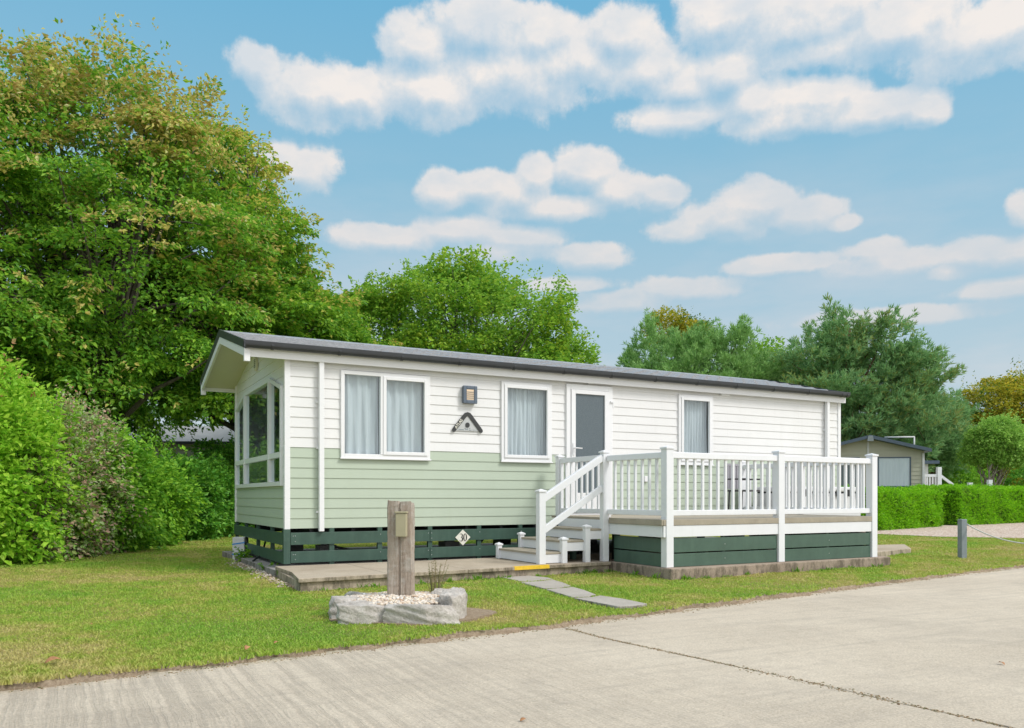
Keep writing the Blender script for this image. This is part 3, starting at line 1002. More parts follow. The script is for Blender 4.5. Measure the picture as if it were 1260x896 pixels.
for (x0, x1) in ((.055, 2.18), (2.186, 4.28), (8.62, L - .05)):
    skirt_board(x0, x1, .268, .443, -.02); skirt_board(x0, x1, .012, .175, -.02)
for (y0, y1) in ((.03, 2.0), (2.006, W)):
    for z0, z1 in ((.262, .44), (.0, .165)):
        m = MB(); m.box(-.042, -.02, y0, y1, z0, z1); m.build('skirting_board', 'green_skirting', home, .003)
m = MB(); m.box(-.046, .05, -.046, .03, -.0, ZB - .012); m.build('skirting_post', 'green_skirting', home, .003)
for x in (.62, 1.35, 2.16, 3.0, 3.75, 9.5, 10.6, L - .05):
    m = MB(); m.box(x, x + .07, -.018, .035, -.04, ZB - .002); m.build('skirting_post', 'green_skirting', home)
for y in (.9, 1.98, 3.0, 3.92):
    m = MB(); m.box(-.018, .035, y, y + .06, -.05, ZB - .002); m.build('skirting_post', 'green_skirting', home)
for x in (.09, .12, 1.385, 2.155, 2.21, 3.035, 3.785):
    for z in (.395, .315, .13, .06):
        if (z in (.315, .06)) and x not in (.12, 2.21): continue
        m = MB(); m.tube([(x, -.044, z), (x, -.040, z)], .006, 6)
        m.build('screw_head', 'sign_silver', home)

# roof
def roof_side(y_e, y_r, sgn):
    mb = MB()
    nx = int((L + .62) / .035)
    rows = 6
    cols = [-.57 + (L + .57 + .02) * i / nx for i in range(nx + 1)]
    prof = []
    for r in range(rows):
        for s, dz in ((0.0, .030), (.5, .012), (.999, 0.0)):
            t = (r + s) / rows
            prof.append((t, dz + .0))
    V, Fc = [], []
    for x in cols:
        ph = ((x + 2) % .33) / .33
        wave = .003 * math.cos(2 * math.pi * ph) + (.016 if ph < .15 else 0)
        for t, dz in prof:
            y = y_e + (y_r - y_e) * t
            z = EAVE + .012 + (RIDGE_Z - EAVE) * t + dz + wave
            V.append((x, y, z))
    m_ = len(prof)
    for i in range(nx):
        for j in range(m_ - 1):
            a = i * m_ + j
            f = (a, a + m_, a + m_ + 1, a + 1)
            Fc.append(f if sgn > 0 else f[::-1])
    mb.add(V, Fc)
    return mb


rf = roof_side(-.13, RIDGE_Y, 1); o = rf.build('roof', 'roof_tile', home)
rf = roof_side(W + .15, RIDGE_Y, -1); o2 = rf.build('roof', 'roof_tile', home)
m = MB(); m.prism([(RIDGE_Y - .11, RIDGE_Z + .01), (RIDGE_Y, RIDGE_Z + .055), (RIDGE_Y + .11, RIDGE_Z + .01), (RIDGE_Y + .11, RIDGE_Z - .01), (RIDGE_Y - .11, RIDGE_Z - .01)], 0, -.575, L + .03)
m.build('ridge_cap', 'roof_tile', home)
# gable trims: dark edge and white barge board, both ends; soffit under the overhang
YE0, YE1 = -.13, W + .15
for xa, xb in ((-.60, -.572), (L + .022, L + .047)):
    for ye, nm in ((YE0, 0), (YE1, 1)):
        m = MB(); m.prism([(ye, EAVE - .05), (RIDGE_Y, RIDGE_Z - .05), (RIDGE_Y, RIDGE_Z + .065), (ye, EAVE + .06)], 0, xa - .006, xb)
        m.build('verge_trim', 'dark_gutter', home)
        m = MB(); m.prism([(ye + (.01 if nm == 0 else -.01), EAVE - .165), (RIDGE_Y, RIDGE_Z - .16), (RIDGE_Y, RIDGE_Z - .052), (ye + (.01 if nm == 0 else -.01), EAVE - .052)], 0, xa + .004, xb + .012)
        m.build('barge_board', 'white_upvc', home)
m = MB(); m.prism([(YE0 + .03, EAVE - .10), (RIDGE_Y, RIDGE_Z - .10), (YE1 - .03, EAVE - .10), (YE1 - .03, EAVE - .082), (RIDGE_Y, RIDGE_Z - .082), (YE0 + .03, EAVE - .082)], 0, -.556, .0)
m.build('soffit', 'cream_soffit', home)
# fascia boards and gutters on the long sides
for ye, s in ((YE0, 1), (YE1, -1)):
    m = MB(); m.box(-.556, L + .02, min(ye + .012 * s, ye + .034 * s), max(ye + .012 * s, ye + .034 * s), EAVE - .165, EAVE)
    m.build('fascia', 'white_upvc', home)
    m = MB(); m.box(0, L + .02, min(ye + .036 * s, -.002 if s > 0 else W + .02), max(ye + .036 * s, -.002 if s > 0 else W + .02), EAVE - .06, EAVE - .045)
    m.build('eave_soffit', 'white_upvc', home)
m = MB(); m.box(-.60, -.52, YE0 - .015, YE0 + .05, EAVE - .235, EAVE - .06); m.build('barge_end', 'white_upvc', home, .004)
m = MB(); m.box(-.60, -.52, YE1 - .05, YE1 + .015, EAVE - .235, EAVE - .06); m.build('barge_end', 'white_upvc', home, .004)
for yc in (YE0 - .058, YE1 + .058):
    g = MB()
    prof = [(yc - .055, EAVE + .035)] + [(yc + .052 * math.cos(a), EAVE - .005 + .052 * math.sin(a)) for a in np.linspace(math.pi, 2 * math.pi, 9)] + [(yc + .055, EAVE + .04)]
    inner = [(y * .9 + yc * .1, z + .006) for y, z in prof][::-1]
    g.prism(prof + inner, 0, -.60, L + .06)
    gu = g.build('gutter', 'dark_gutter', home)
    for x in list(np.arange(-.25, L, .95)) + [L - .03]:
        b = MB(); pr = [(yc + .060 * math.cos(a), EAVE - .005 + .060 * math.sin(a)) for a in np.linspace(math.pi * .92, 2 * math.pi, 9)]
        pr2 = [(yc + .050 * math.cos(a), EAVE - .005 + .050 * math.sin(a)) for a in np.linspace(math.pi * .92, 2 * math.pi, 9)][::-1]
        b.prism(pr + pr2, 0, x, x + .035)
        b.build('gutter_bracket', 'dark_gutter', gu)
# downpipes
for x, zb in ((.485, .455), (10.90, .455)):
    m = MB(); m.box(x - .036, x + .036, -.105, -.035, zb, EAVE - .05); d = m.build('downpipe', 'white_upvc', home, .006)
    for z in (.72, 1.64, 2.3):
        m = MB(); m.box(x - .062, x + .046, -.034, -.018, z, z + .03); m.build('pipe_clip', 'white_upvc', d)


# windows
def curtain(x0, x1, z0, z1, y, folds, parent, seed, swag=0):
    r = np.random.default_rng(seed)
    nx, nz = int((x1 - x0) / .012), 12
    ph = np.cumsum(r.uniform(.5, 1.5, nx)) / nx * folds * 2 * math.pi
    V, Fc = [], []
    for j in range(nz + 1):
        tz = j / nz
        for i in range(nx + 1):
            amp = .020 * (.5 + .5 * (1 - tz)) + .005
            yy = y + amp * math.sin(ph[min(i, nx - 1)] + .35 * math.sin(tz * 3 + i * .02)) + .008 * math.sin(i * .31 + tz * 4)
            zz = z0 + (z1 - z0) * tz
            if j == 0 and swag: zz += swag * math.sin(i / nx * 9)
            V.append((x0 + (x1 - x0) * i / nx + .006 * math.sin(tz * 5 + i), yy, zz))
    for j in range(nz):
        for i in range(nx):
            a = j * (nx + 1) + i
            Fc.append((a, a + 1, a + nx + 2, a + nx + 1))
    m = MB(); m.add(V, Fc, True)
    return m.build('curtain', 'curtain_fabric', parent)


def frame_ring(mb, x0, x1, z0, z1, w, y0, y1):
    mb.box(x0, x0 + w, y0, y1, z0, z1); mb.box(x1 - w, x1, y0, y1, z0, z1)
    mb.box(x0 + w, x1 - w, y0, y1, z0, z0 + w); mb.box(x0 + w, x1 - w, y0, y1, z1 - w, z1)


def window(x0, x1, z0, z1, lights, seed):
    m = MB(); frame_ring(m, x0, x1, z0, z1, .055, -.045, .03)
    wn = m.build('window', 'white_upvc', home, .004)
    m = MB(); m.box(x0 - .012, x1 + .012, -.06, -.03, z0 - .022, z0 - .001); m.build('sill', 'white_upvc', wn, .003)
    for (a, b, opening) in lights:
        if opening:
            m = MB(); frame_ring(m, a, b, z0 + .05, z1 - .05, .05, -.062, -.01); m.build('sash', 'white_upvc', wn, .004)
            g = (a + .045, b - .045, z0 + .095, z1 - .095)
        else:
            g = (a, b, z0 + .05, z1 - .05)
        m = MB(); m.add([(g[0], -.02, g[2]), (g[1], -.02, g[2]), (g[1], -.02, g[3]), (g[0], -.02, g[3])], [(0, 1, 2, 3)])
        m.build('pane', 'window_glass', wn)
    m = MB()
    for (a, b, _), (c, d, _) in zip(lights[:-1], lights[1:]):
        m.box(b, c, -.05, .03, z0 + .055, z1 - .055)
    if m.v: m.build('mullion', 'white_upvc', wn, .003)
    return wn


w1 = window(.783, 2.185, 1.53, 2.805, [(.838, 1.385, False), (1.425, 2.135, True)], 1)
curtain(.84, 1.39, 1.56, 2.78, .075, 4, w1, 1)
curtain(1.43, 2.13, 1.56, 2.78, .075, 5, w1, 2, .02)
w2 = window(3.424, 4.37, 1.535, 2.818, [(3.475, 4.32, True)], 2)
curtain(3.46, 3.94, 1.57, 2.78, .085, 6, w2, 3); curtain(3.92, 4.33, 1.57, 2.78, .10, 8, w2, 4)
w3 = window(7.067, 7.882, 1.555, 2.825, [(7.12, 7.83, True)], 3)
curtain(7.12, 7.84, 1.58, 2.79, .085, 11, w3, 5)
# door
m = MB()
for b in ((4.655, 4.735, -.05, .03, .62, 2.86), (5.515, 5.595, -.05, .03, .62, 2.86), (4.735, 5.515, -.05, .03, 2.775, 2.86), (4.735, 5.515, -.05, .03, .62, .68)):
    m.box(*b)
dr = m.build('door', 'white_upvc', home, .004); dr['label'] = 'white door with a tall frosted grey pane'
m = MB()
DX0, DX1, DZ0, DZ1 = 4.742, 5.508, .685, 2.77
m.box(DX0, DX0 + .085, -.066, -.01, DZ0, DZ1); m.box(DX1 - .085, DX1, -.066, -.01, DZ0, DZ1)
m.box(DX0 + .085, DX1 - .085, -.066, -.01, DZ1 - .07, DZ1); m.box(DX0 + .085, DX1 - .085, -.066, -.01, DZ0, 1.02)
m.build('door_leaf', 'white_upvc', dr, .004)


def m_frost():
    m, nt = new_mat('frosted_glass')
    v = N(nt, 'ShaderNodeTexVoronoi'); v.inputs['Scale'].default_value = 70
    nt.links.new(geopos(nt), v.inputs['Vector'])
    finish(m, nt, ramp(nt, v.outputs['Distance'], [(.0, (.075, .10, .115)), (.7, (.115, .145, .16))]).outputs[0], .22, v.outputs['Distance'], .35, .004, .5)
    MATS['frosted_glass'] = m


m_frost()
m = MB(); m.box(DX0 + .085, DX1 - .085, -.035, -.02, 1.02, DZ1 - .07); m.build('door_pane', 'frosted_glass', dr)
m = MB(); m.box(4.765, 4.800, -.082, -.067, 1.66, 1.86); m.tube([(4.782, -.085, 1.775), (4.782, -.12, 1.775), (4.80, -.125, 1.775), (4.92, -.122, 1.772)], .010, 8)
m.build('handle', 'white_upvc', dr)
m = MB(); m.box(5.075, 5.165, -.075, -.012, 2.875, 2.96); m.build('sensor_box', 'white_upvc', home, .006)
m = MB(); m.box(5.60, 5.625, -.05, -.012, 2.50, 2.61); m.box(5.54, 5.60, -.075, -.050, 2.585, 2.61); m.build('door_catch', 'white_upvc', home)
m = MB(); m.box(8.06, 8.28, -.07, -.012, 2.86, 2.905); m.build('outside_light', 'white_upvc', home, .01)
m = MB(); m.box(6.28, 6.36, -.06, -.018, 1.22, 1.32); m.build('outside_socket', 'white_upvc', home, .006)
# gable window
gw = MB()
X0, X1 = -.05, .03
ZI, ZO = 1.225, 1.165


def topz(y, off=0):
    if y < .95: return 2.70 - .2 * ((.95 - y) / .75) + off
    if y > 2.95: return 2.70 - .2 * ((y - 2.95) / .86) + off
    return 2.70 + off


def bar(mb, pts, x0=X0, x1=X1):
    mb.prism(pts, 0, x0, x1)


bar(gw, [(.14, 1.11), (3.86, 1.11), (3.86, 1.175), (.14, 1.175)])
bar(gw, [(.14, 1.175), (.205, 1.175), (.205, topz(.205)), (.14, topz(.14, .06))])
bar(gw, [(3.795, 1.175), (3.86, 1.175), (3.86, topz(3.86, .06)), (3.795, topz(3.795))])
for a, b in ((.14, .93), (.93, 2.97), (2.97, 3.86)):
    ia, ib = max(a, .205), min(b, 3.795)
    bar(gw, [(ia, topz(ia)), (ib, topz(ib)), (b, topz(b, .06)), (a, topz(a, .06))])
gwo = gw.build('window', 'white_upvc', home, .003)
m = MB()
for yc in (.95, 2.95):
    m.prism([(yc - .045, 1.175), (yc + .045, 1.175), (yc + .045, 2.70), (yc - .045, 2.70)], 0, -.058, .028)
for a, b in ((.205, .905), (.995, 2.905), (2.995, 3.795)):
    m.prism([(a, 1.52), (b, 1.52), (b, 1.60), (a, 1.60)], 0, -.052, .026)
m.build('mullion', 'white_upvc', gwo)
for a, b in ((.205, .905), (.995, 2.905), (2.995, 3.795)):
    m = MB(); m.add([(-.015, a, 1.175), (-.015, b, 1.175), (-.015, b, topz(b)), (-.015, a, topz(a))], [(3, 2, 1, 0)])
    m.build('pane', 'gable_glass', gwo)
# vertical blind slats behind the gable window
bl = MB()
for y in np.arange(.22, 3.78, .085):
    bl.add([(.10, y, 1.15), (.125, y + .078, 1.15), (.125, y + .078, topz(y) - .02), (.10, y, topz(y) - .02)], [(0, 1, 2, 3)])


def m_blind():
    m, nt = new_mat('blind_fabric')
    finish(m, nt, (.62, .72, .74), .8, noise(nt, 200, 2, .5, geopos(nt)).outputs[0], .2, .002, .2)
    MATS['blind_fabric'] = m


m_blind()
bl.build('blind', 'blind_fabric', gwo)
# oval vent
m = MB()
ang = np.linspace(0, 2 * math.pi, 21)[:-1]
m.prism([(2.0 + .085 * math.cos(a), 3.12 + .12 * math.sin(a)) for a in ang], 0, -.05, -.012)
vn = m.build('gable_vent', 'cream_soffit', home, .006)
m = MB()
for k in range(5):
    z = 3.06 + k * .03
    m.box(-.056, -.051, 1.945, 2.055, z, z + .012)
m.build('louvre', 'sign_dark', vn)
# wall lamp: shaped metal housing, warm lens with bars
lp = MB()
frame_ring(lp, 2.725, 2.965, 2.42, 2.70, .055, -.10, -.075)
lp.box(2.73, 2.96, -.075, -.018, 2.425, 2.695)
wl = lp.build('wall_lamp', 'lamp_metal', home, .008)


def m_lens():
    m, nt = new_mat('lamp_lens')
    finish(m, nt, (.78, .60, .42), .35, noise(nt, 60, 3, .5, geopos(nt)).outputs[0], .1, .004)
    MATS['lamp_lens'] = m


m_lens()
m = MB(); m.box(2.782, 2.908, -.092, -.076, 2.478, 2.642); m.build('lens', 'lamp_lens', wl, .004)
m = MB()
for k in range(4): m.box(2.781, 2.909, -.099, -.093, 2.505 + k * .031, 2.511 + k * .031)
m.build('lamp_bar', 'lamp_metal', wl)


def text_mesh(name, s, size, mat, parent, loc, rot=(math.pi / 2, 0, 0), extrude=.002, font=None, rz=0, bold=0):
    cu = bpy.data.curves.new(name, 'FONT')
    cu.body = s; cu.size = size; cu.extrude = extrude; cu.align_x = 'CENTER'; cu.align_y = 'CENTER'; cu.offset = bold
    o = bpy.data.objects.new('tmp', cu); col.objects.link(o)
    dg = bpy.context.evaluated_depsgraph_get()
    me = bpy.data.meshes.new_from_object(o.evaluated_get(dg))
    bpy.data.objects.remove(o)
    me.materials.clear(); me.materials.append(MATS[mat])
    r = bpy.data.objects.new(name, me); col.objects.link(r)
    r.parent = parent; r.location = loc; r.rotation_euler = rot
    return r


# triangular maker's badge
cxb, zt_, zb_ = 2.822, 2.29, 1.99
m = MB(); m.prism([(2.61, 1.99), (3.035, 1.99), (2.86, 2.235), (2.79, 2.235)], 1, -.030, -.020)
bd = m.build('badge', 'sign_silver', home)
m = MB()
arc = [(cxb - .235, 2.0), (cxb - .05, 2.225), (cxb - .03, 2.247), (cxb, 2.257), (cxb + .03, 2.247), (cxb + .05, 2.225), (cxb + .235, 2.0)]
# rounded A stroke built as one band
oL, iL = [], []
for i, p in enumerate(arc):
    a = Vector(arc[max(0, i - 1)]); b = Vector(arc[min(len(arc) - 1, i + 1)])
    d = (b - a).normalized(); n_ = Vector((-d.y, d.x))
    oL.append((p[0] + n_.x * .033, p[1] + n_.y * .033)); iL.append((p[0] - n_.x * .030, p[1] - n_.y * .030))
for i in range(len(arc) - 1):
    m.prism([oL[i], oL[i + 1], iL[i + 1], iL[i]], 1, -.042, -.031)
for p in (arc[0], arc[-1]):
    m.prism([(p[0] + .0315 * math.cos(a), p[1] + .0315 * math.sin(a)) for a in ang], 1, -.0415, -.0305)
m.prism([(cxb + .037 * math.cos(a), 2.085 + .040 * math.sin(a)) for a in ang], 1, -.040, -.031)
m.build('emblem', 'sign_dark', bd)
text_mesh('lettering', 'ATLAS', .062, 'plaque_cream', bd, (cxb - .155, -.0435, 2.097), (math.pi / 2, -math.radians(51), 0), .001, bold=.0012)
m = MB()
for k, (x, w_, z) in enumerate([(-.15, .09, 2.003), (-.04, .05, 2.008), (.03, .03, 2.000), (.075, .012, 2.003), (.105, .02, 2.004), (.145, .01, 2.0), (-.05, .02, 2.026), (-.01, .015, 2.03), (.03, .02, 2.026)]):
    m.box(cxb + x, cxb + x + w_, -.032, -.0305, z, z + .012)
m.build('small_marks', 'post_grey', bd)
# number plaque
m = MB(); m.prism([(2.603, .317), (2.733, .190), (2.863, .317), (2.733, .437)], 1, -.056, -.046)
pq = m.build('number_plaque', 'plaque_cream', home)
# serif digits built from strokes: 3 and 0
def stroke(mb, pts, wid, y0, y1):
    n = len(pts)
    for i in range(n - 1):
        a, b = Vector(pts[i]), Vector(pts[i + 1])
        d = (b - a).normalized(); q = Vector((-d.y, d.x))
        wa, wb = wid[i] / 2, wid[i + 1] / 2
        mb.prism([tuple(a - q * wa - d * .001), tuple(b - q * wb + d * .001), tuple(b + q * wb + d * .001), tuple(a + q * wa - d * .001)], 1, y0 - i * .00002, y1)


m = MB()
def arcp(cx, cz, rx, rz, a0, a1, n):
    return [(cx + rx * math.cos(math.radians(a0 + (a1 - a0) * i / n)), cz + rz * math.sin(math.radians(a0 + (a1 - a0) * i / n))) for i in range(n + 1)]


cz = .315; h = .062
up3 = arcp(2.700, cz + .030, .022, .028, 150, -90, 12); lo3 = arcp(2.698, cz - .026, .028, .032, 88, -150, 12)
stroke(m, up3, [.006 + .012 * max(0, math.cos(math.radians(150 - 240 * i / 12))) for i in range(13)], -.0585, -.057)
stroke(m, lo3, [.006 + .014 * max(0, math.cos(math.radians(88 - 238 * i / 12))) for i in range(13)], -.0590, -.057)
z0_ = arcp(2.770, cz + .001, .023, .057, 0, 360, 24)
stroke(m, z0_, [.005 + .014 * abs(math.cos(math.radians(15 * i))) for i in range(25)], -.0585, -.057)
m.build('numeral', 'ink_black', pq)

# ------------------------------------------------------------------ raised deck with stairs and gate
deck = empty('veranda_deck', (6.4, -1.5, 0), 0, 'raised veranda deck with white railings and green skirting boards beside the front door', 'deck')
DO = Vector((-6.4, 1.5, 0))


def dpart(mb, name, mat, parent=None, bevel=0.0):
    p = parent or deck
    o = mb.build(name, mat, p, bevel)
    if p is deck:
        o.location = DO
    return o


DZ = .645
DXL, DXR, DYF = 4.37, 8.53, -2.98
db = MB()
y = DYF - .03
while y < -.13:
    y2 = min(y + .143, -.12)
    db.box(DXL - .06, DXR + .06, y, y2 - .006, DZ - .035, DZ); y += .143
dpart(db, 'deck_boards', 'decking_board', bevel=.003)
db = MB(); db.box(DXL - .055, DXR + .055, DYF - .055, DYF - .033, DZ - .08, DZ - .002)
db.box(DXL - .085, DXL - .062, DYF - .055, -1.80, DZ - .08, DZ - .002)
dpart(db, 'edge_board', 'decking_board', bevel=.003)
for (x0, x1, y0, y1) in ((DXL - .045, DXR + .045, DYF - .046, DYF - .02), (DXL - .06, DXL - .03, DYF - .015, -.15), (DXR + .02, DXR + .045, DYF - .015, -.15)):
    m = MB(); m.box(x0, x1, y0, y1, .405, DZ - .082 if x0 != DXR + .02 else DZ - .04); dpart(m, 'fascia_board', 'white_rail', bevel=.003)
# frame below
m = MB()
for x in np.arange(DXL + .3, DXR, .6): m.box(x, x + .05, DYF + .0, -.16, .44, .60)
for x in (DXL + .25, 6.3, DXR - .25):
    for yy in (-2.7, -1.5, -.35): m.box(x, x + .09, yy, yy + .09, 0, .44)
dpart(m, 'subframe', 'black_steel')


def post(x, y, z0, z1, w=.118, name='post', parent=None):
    m = MB(); m.box(x - w / 2, x + w / 2, y - w / 2, y + w / 2, z0, z1)
    o = dpart(m, name, 'white_rail', parent, .006)
    m = MB(); m.box(x - w / 2 - .012, x + w / 2 + .012, y - w / 2 - .012, y + w / 2 + .012, z1, z1 + .022)
    a, b = w / 2 + .010, .02
    m.add([(x - a, y - a, z1 + .022), (x + a, y - a, z1 + .022), (x + a, y + a, z1 + .022), (x - a, y + a, z1 + .022), (x, y, z1 + .045)], [(0, 1, 4), (1, 2, 4), (2, 3, 4), (3, 0, 4)])
    c = m.build('post_cap', 'white_rail', o)
    return o


def rail_run(p, q, zt, zb, pitch_=.14, ends=.06, bw=.034, top=(.075, .085), bot=(.05, .075)):
    p, q = Vector((*p, 0)), Vector((*q, 0))
    d = (q - p).normalized(); Ld = (q - p).length
    a, b = p + d * ends, q - d * ends
    m = MB(); m.beam(a + Vector((0, 0, zt - top[1] / 2)), b + Vector((0, 0, zt - top[1] / 2)), top[0], top[1])
    dpart(m, 'handrail', 'white_rail', bevel=.008)
    m = MB(); m.beam(a + Vector((0, 0, zb + bot[1] / 2)), b + Vector((0, 0, zb + bot[1] / 2)), bot[0], bot[1])
    dpart(m, 'bottom_rail', 'white_rail', bevel=.006)
    n = max(1, int(round((Ld - 2 * ends) / pitch_)) - 1)
    for i in range(n):
        c = a + (b - a) * ((i + 1) / (n + 1))
        m = MB(); m.beam(c + Vector((0, 0, zb + bot[1])), c + Vector((0, 0, zt - top[1])), bw, bw, up=(0, 1, 0))
        dpart(m, 'baluster', 'white_rail')


PX = [DXL + .055, 6.50, DXR]
for x in PX: post(x, DYF - .0, -.003, 1.60, .122)
AX, AY = 4.255, -1.735
post(AX, AY, 0.0, 1.60, .10)
post(DXR, -1.55, DZ, 1.60, .10)
post(DXR, -.12, DZ, 1.60, .10)
rail_run((PX[0], DYF), (PX[1], DYF), 1.56, .695)
rail_run((PX[1], DYF), (PX[2], DYF), 1.56, .695)
rail_run((PX[2], DYF), (DXR, -1.55), 1.56, .695)
rail_run((DXR, -1.55), (DXR, -.12), 1.56, .695)
rail_run((AX + .03, AY), (PX[0], DYF), 1.56, .695, .135)
# white inner post beside A and gate against the wall
post(AX + .085, AY + .015, DZ, 1.52, .055, 'gate_post')
post(4.36, -.30, .0, 1.60, .10, 'gate_post')
m = MB(); m.box(4.325, 4.375, -.405, -.36, .66, 1.58); gt = dpart(m, 'gate', 'white_rail', bevel=.005)
m = MB(); m.box(4.325, 4.375, -1.665, -.407, 1.50, 1.58); m.box(4.33, 4.37, -1.665, -.407, .70, .77); m.box(4.325, 4.375, -1.69, -1.667, .66, 1.58)
m.build('gate_rail', 'white_rail', gt, .005)
for i in range(8):
    yy = -.407 - (i + .75) * (1.25 / 8.2)
    m = MB(); m.box(4.335, 4.365, yy - .016, yy + .016, .77, 1.50); m.build('baluster', 'white_rail', gt)
# deck skirting boards
def dskirt(x0, x1, y0, y1):
    for z0, z1 in ((.195, .385), (.0, .178)):
        m = MB(); m.box(x0, x1, y0, y1, z0, z1); dpart(m, 'skirting_board', 'green_deck_skirting', bevel=.003)


dskirt(PX[0] + .07, PX[1] - .07, DYF - .03, DYF - .008)
dskirt(PX[1] + .07, PX[2] - .07, DYF - .03, DYF - .008)
dskirt(PX[0] - .04, PX[0] - .018, DYF + .07, AY - .06)
dskirt(PX[2] + .0, PX[2] + .022, DYF + .07, -.3)
m = MB()
for x in (5.4, 7.5, PX[1] - .09, PX[1] + .06, PX[2] - .1, PX[0] + .06):
    m.box(x, x + .05, DYF - .007, DYF + .035, 0, .404)
dpart(m, 'skirting_post', 'green_deck_skirting')
m = MB()
for x in (5.425, 7.525):
    for z in (.09, .29): m.tube([(x, DYF - .033, z), (x, DYF - .0295, z)], .006, 6)
dpart(m, 'screw_head', 'sign_silver')
# stairs: three treads up to the deck
SX = [3.15, 3.545, 3.94, 4.31]
SW0, SW1 = -1.70, -.50
rise = DZ / 4
for k in range(3):
    z = rise * (k + 1)
    st = MB(); st.box(SX[k] - .02, SX[k + 1] + .005, SW0 - .03, SW1 + .03, z - .028, z)
    dpart(st, 'stair_tread', 'decking_board', bevel=.003)
    m = MB(); m.box(SX[k] + .0, SX[k] + .025, SW0, SW1, z - .028 - (.125 if k else .125), z - .03)
    dpart(m, 'stair_riser', 'white_rail')
    m = MB(); m.box(SX[k] + .027, SX[k + 1] - .002, SW0 - .022, SW0 + .003, z - .028 - .125, z - .03)
    dpart(m, 'stair_stringer', 'white_rail'); m = MB()
    m.box(SX[k] + .027, SX[k + 1] - .002, SW1 - .003, SW1 + .022, z - .028 - .125, z - .03)
    dpart(m, 'stair_stringer', 'white_rail')
m = MB(); m.box(SX[3] - .02, SX[3] + .005, SW0, SW1, DZ - .20, DZ - .036); dpart(m, 'stair_riser', 'white_rail')
post(SX[0] + .02, AY, 0, 1.02, .105, 'newel_post')
post(SX[1], AY, 0, .335, .085, 'stair_post'); post(SX[2], AY, 0, .505, .085, 'stair_post')
post(SX[0], SW1 + .02, 0, .205, .075, 'stair_post'); post(SX[1], SW1 + .02, 0, .36, .075, 'stair_post'); post(SX[2], SW1 + .02, 0, .51, .075, 'stair_post')
ps = MB()
for x, z1 in ((SX[1] + .06, .25), (SX[2] + .1, .4)):
    ps.box(x, x + .07, -1.2, -1.12, 0, z1); ps.box(x, x + .07, -.75, -.67, 0, z1)
dpart(ps, 'stair_bearer', 'green_deck_skirting')
for za, zb2, w_, h_ in ((.925, 1.53, .07, .098), (.475, 1.08, .05, .095)):
    m = MB(); m.beam((SX[0] + .06, AY, za), (AX - .045, AY, zb2), w_, h_); dpart(m, 'stair_handrail', 'white_rail', bevel=.006)

# things on and behind the deck
# folding armchair seen between the balusters
ch_ = empty('folding_chair', (7.85, -.9, DZ), .3, 'dark slatted folding chair on the deck behind the railing', 'chair')
m = MB(); m.box(-.24, .24, -.22, .22, .40, .43); m.build('seat', 'rattan', ch_)
for (x, y0_) in ((-.23, -.2), (.23, -.2), (-.23, .2), (.23, .2)):
    m = MB(); m.tube([(x, y0_, 0), (x * .98, y0_ * .9, .42)], .014, 6); m.build('leg', 'rattan', ch_)
m = MB()
for k in range(6): m.box(-.21 + k * .075, -.165 + k * .075, .215, .235, .45, .86)
m.box(-.24, .24, .21, .24, .86, .90); m.build('backrest', 'grey_lilac', ch_)
for s in (-1, 1):
    m = MB(); m.tube([(s * .25, -.22, .62), (s * .25, .22, .62), (s * .24, .23, .42)], .015, 6); m.build('armrest', 'rattan', ch_)
bx = empty('storage_box', (9.75, -.62, 0), 0, 'pale storage locker with dark catches against the wall beyond the deck', 'storage box')
m = MB(); m.box(-.98, 1.0, -.38, .36, .002, 1.02); m.build('cabinet', 'box_white', bx, .02)
m = MB(); m.box(-1.01, 1.03, -.41, .38, 1.05, 1.14); m.build('lid', 'box_white', bx, .02)
for k in range(7):
    m = MB(); x = -.88 + k * .29; m.box(x, x + .07, -.425, -.405, .96, 1.09); m.build('catch', 'black_steel', bx)
m = MB()
m.box(-.975, .995, -.375, .355, 1.021, 1.049); m.build('seal', 'black_steel', bx)

# ------------------------------------------------------------------ planter with timber post
pcx, pcy = G(494, 7.62)


def boulder(cx, cy, rx, ry, h, rz, seed, label):
    r = np.random.default_rng(seed)
    import bmesh
    bm = bmesh.new(); bmesh.ops.create_icosphere(bm, subdivisions=5, radius=1)
    # chiselled faces: clamp against random planes, then roughen
    planes = [nrm(np.array([math.cos(a), math.sin(a), r.uniform(-.15, .3)])) for a in np.linspace(0, 2 * math.pi, 7)[:-1] + r.uniform(-.35, .35, 6)] + [nrm(np.array([r.uniform(-.15, .15), r.uniform(-.15, .15), 1.0]))]
    ds = [r.uniform(.72, .88) for _ in range(6)] + [.62]
    for v in bm.verts:
        p = np.array(v.co)
        for pl, d in zip(planes, ds):
            k = p @ pl - d
            if k > 0: p = p - pl * k * .985
        f = 1 + .030 * (abs(math.sin(p[0] * 5 + p[2] * 9 + seed)) - .5) + .022 * (abs(math.sin(p[1] * 11 - p[2] * 14 + seed * 2)) - .5) + .035 * math.sin(p[0] * 9 + seed) * math.sin(p[1] * 8 + 2 * seed) + .03 * math.sin(p[2] * 13 + p[0] * 7) + .018 * math.sin(p[0] * 31 + p[1] * 27 + p[2] * 24)
        v.co = Vector((p[0] * f * rx, p[1] * f * ry, p[2] * f * h))
    me = bpy.data.meshes.new('boulder'); bm.to_mesh(me); bm.free()
    for p in me.polygons: p.use_smooth = True
    me.materials.append(MATS['limestone'])
    o = bpy.data.objects.new('boulder', me); col.objects.link(o)
    o.location = (cx, cy, GZ + h * .35); o.rotation_euler = (0, 0, rz)
    return tag(o, label, 'rock', 'limestone rocks ringing the planter')


VX = (CT, -ST)      # camera right on the ground
VY = (ST, CT)       # camera forward on the ground


def pl(dx, dy):
    return pcx + dx * VX[0] + dy * VY[0], pcy + dx * VX[1] + dy * VY[1]


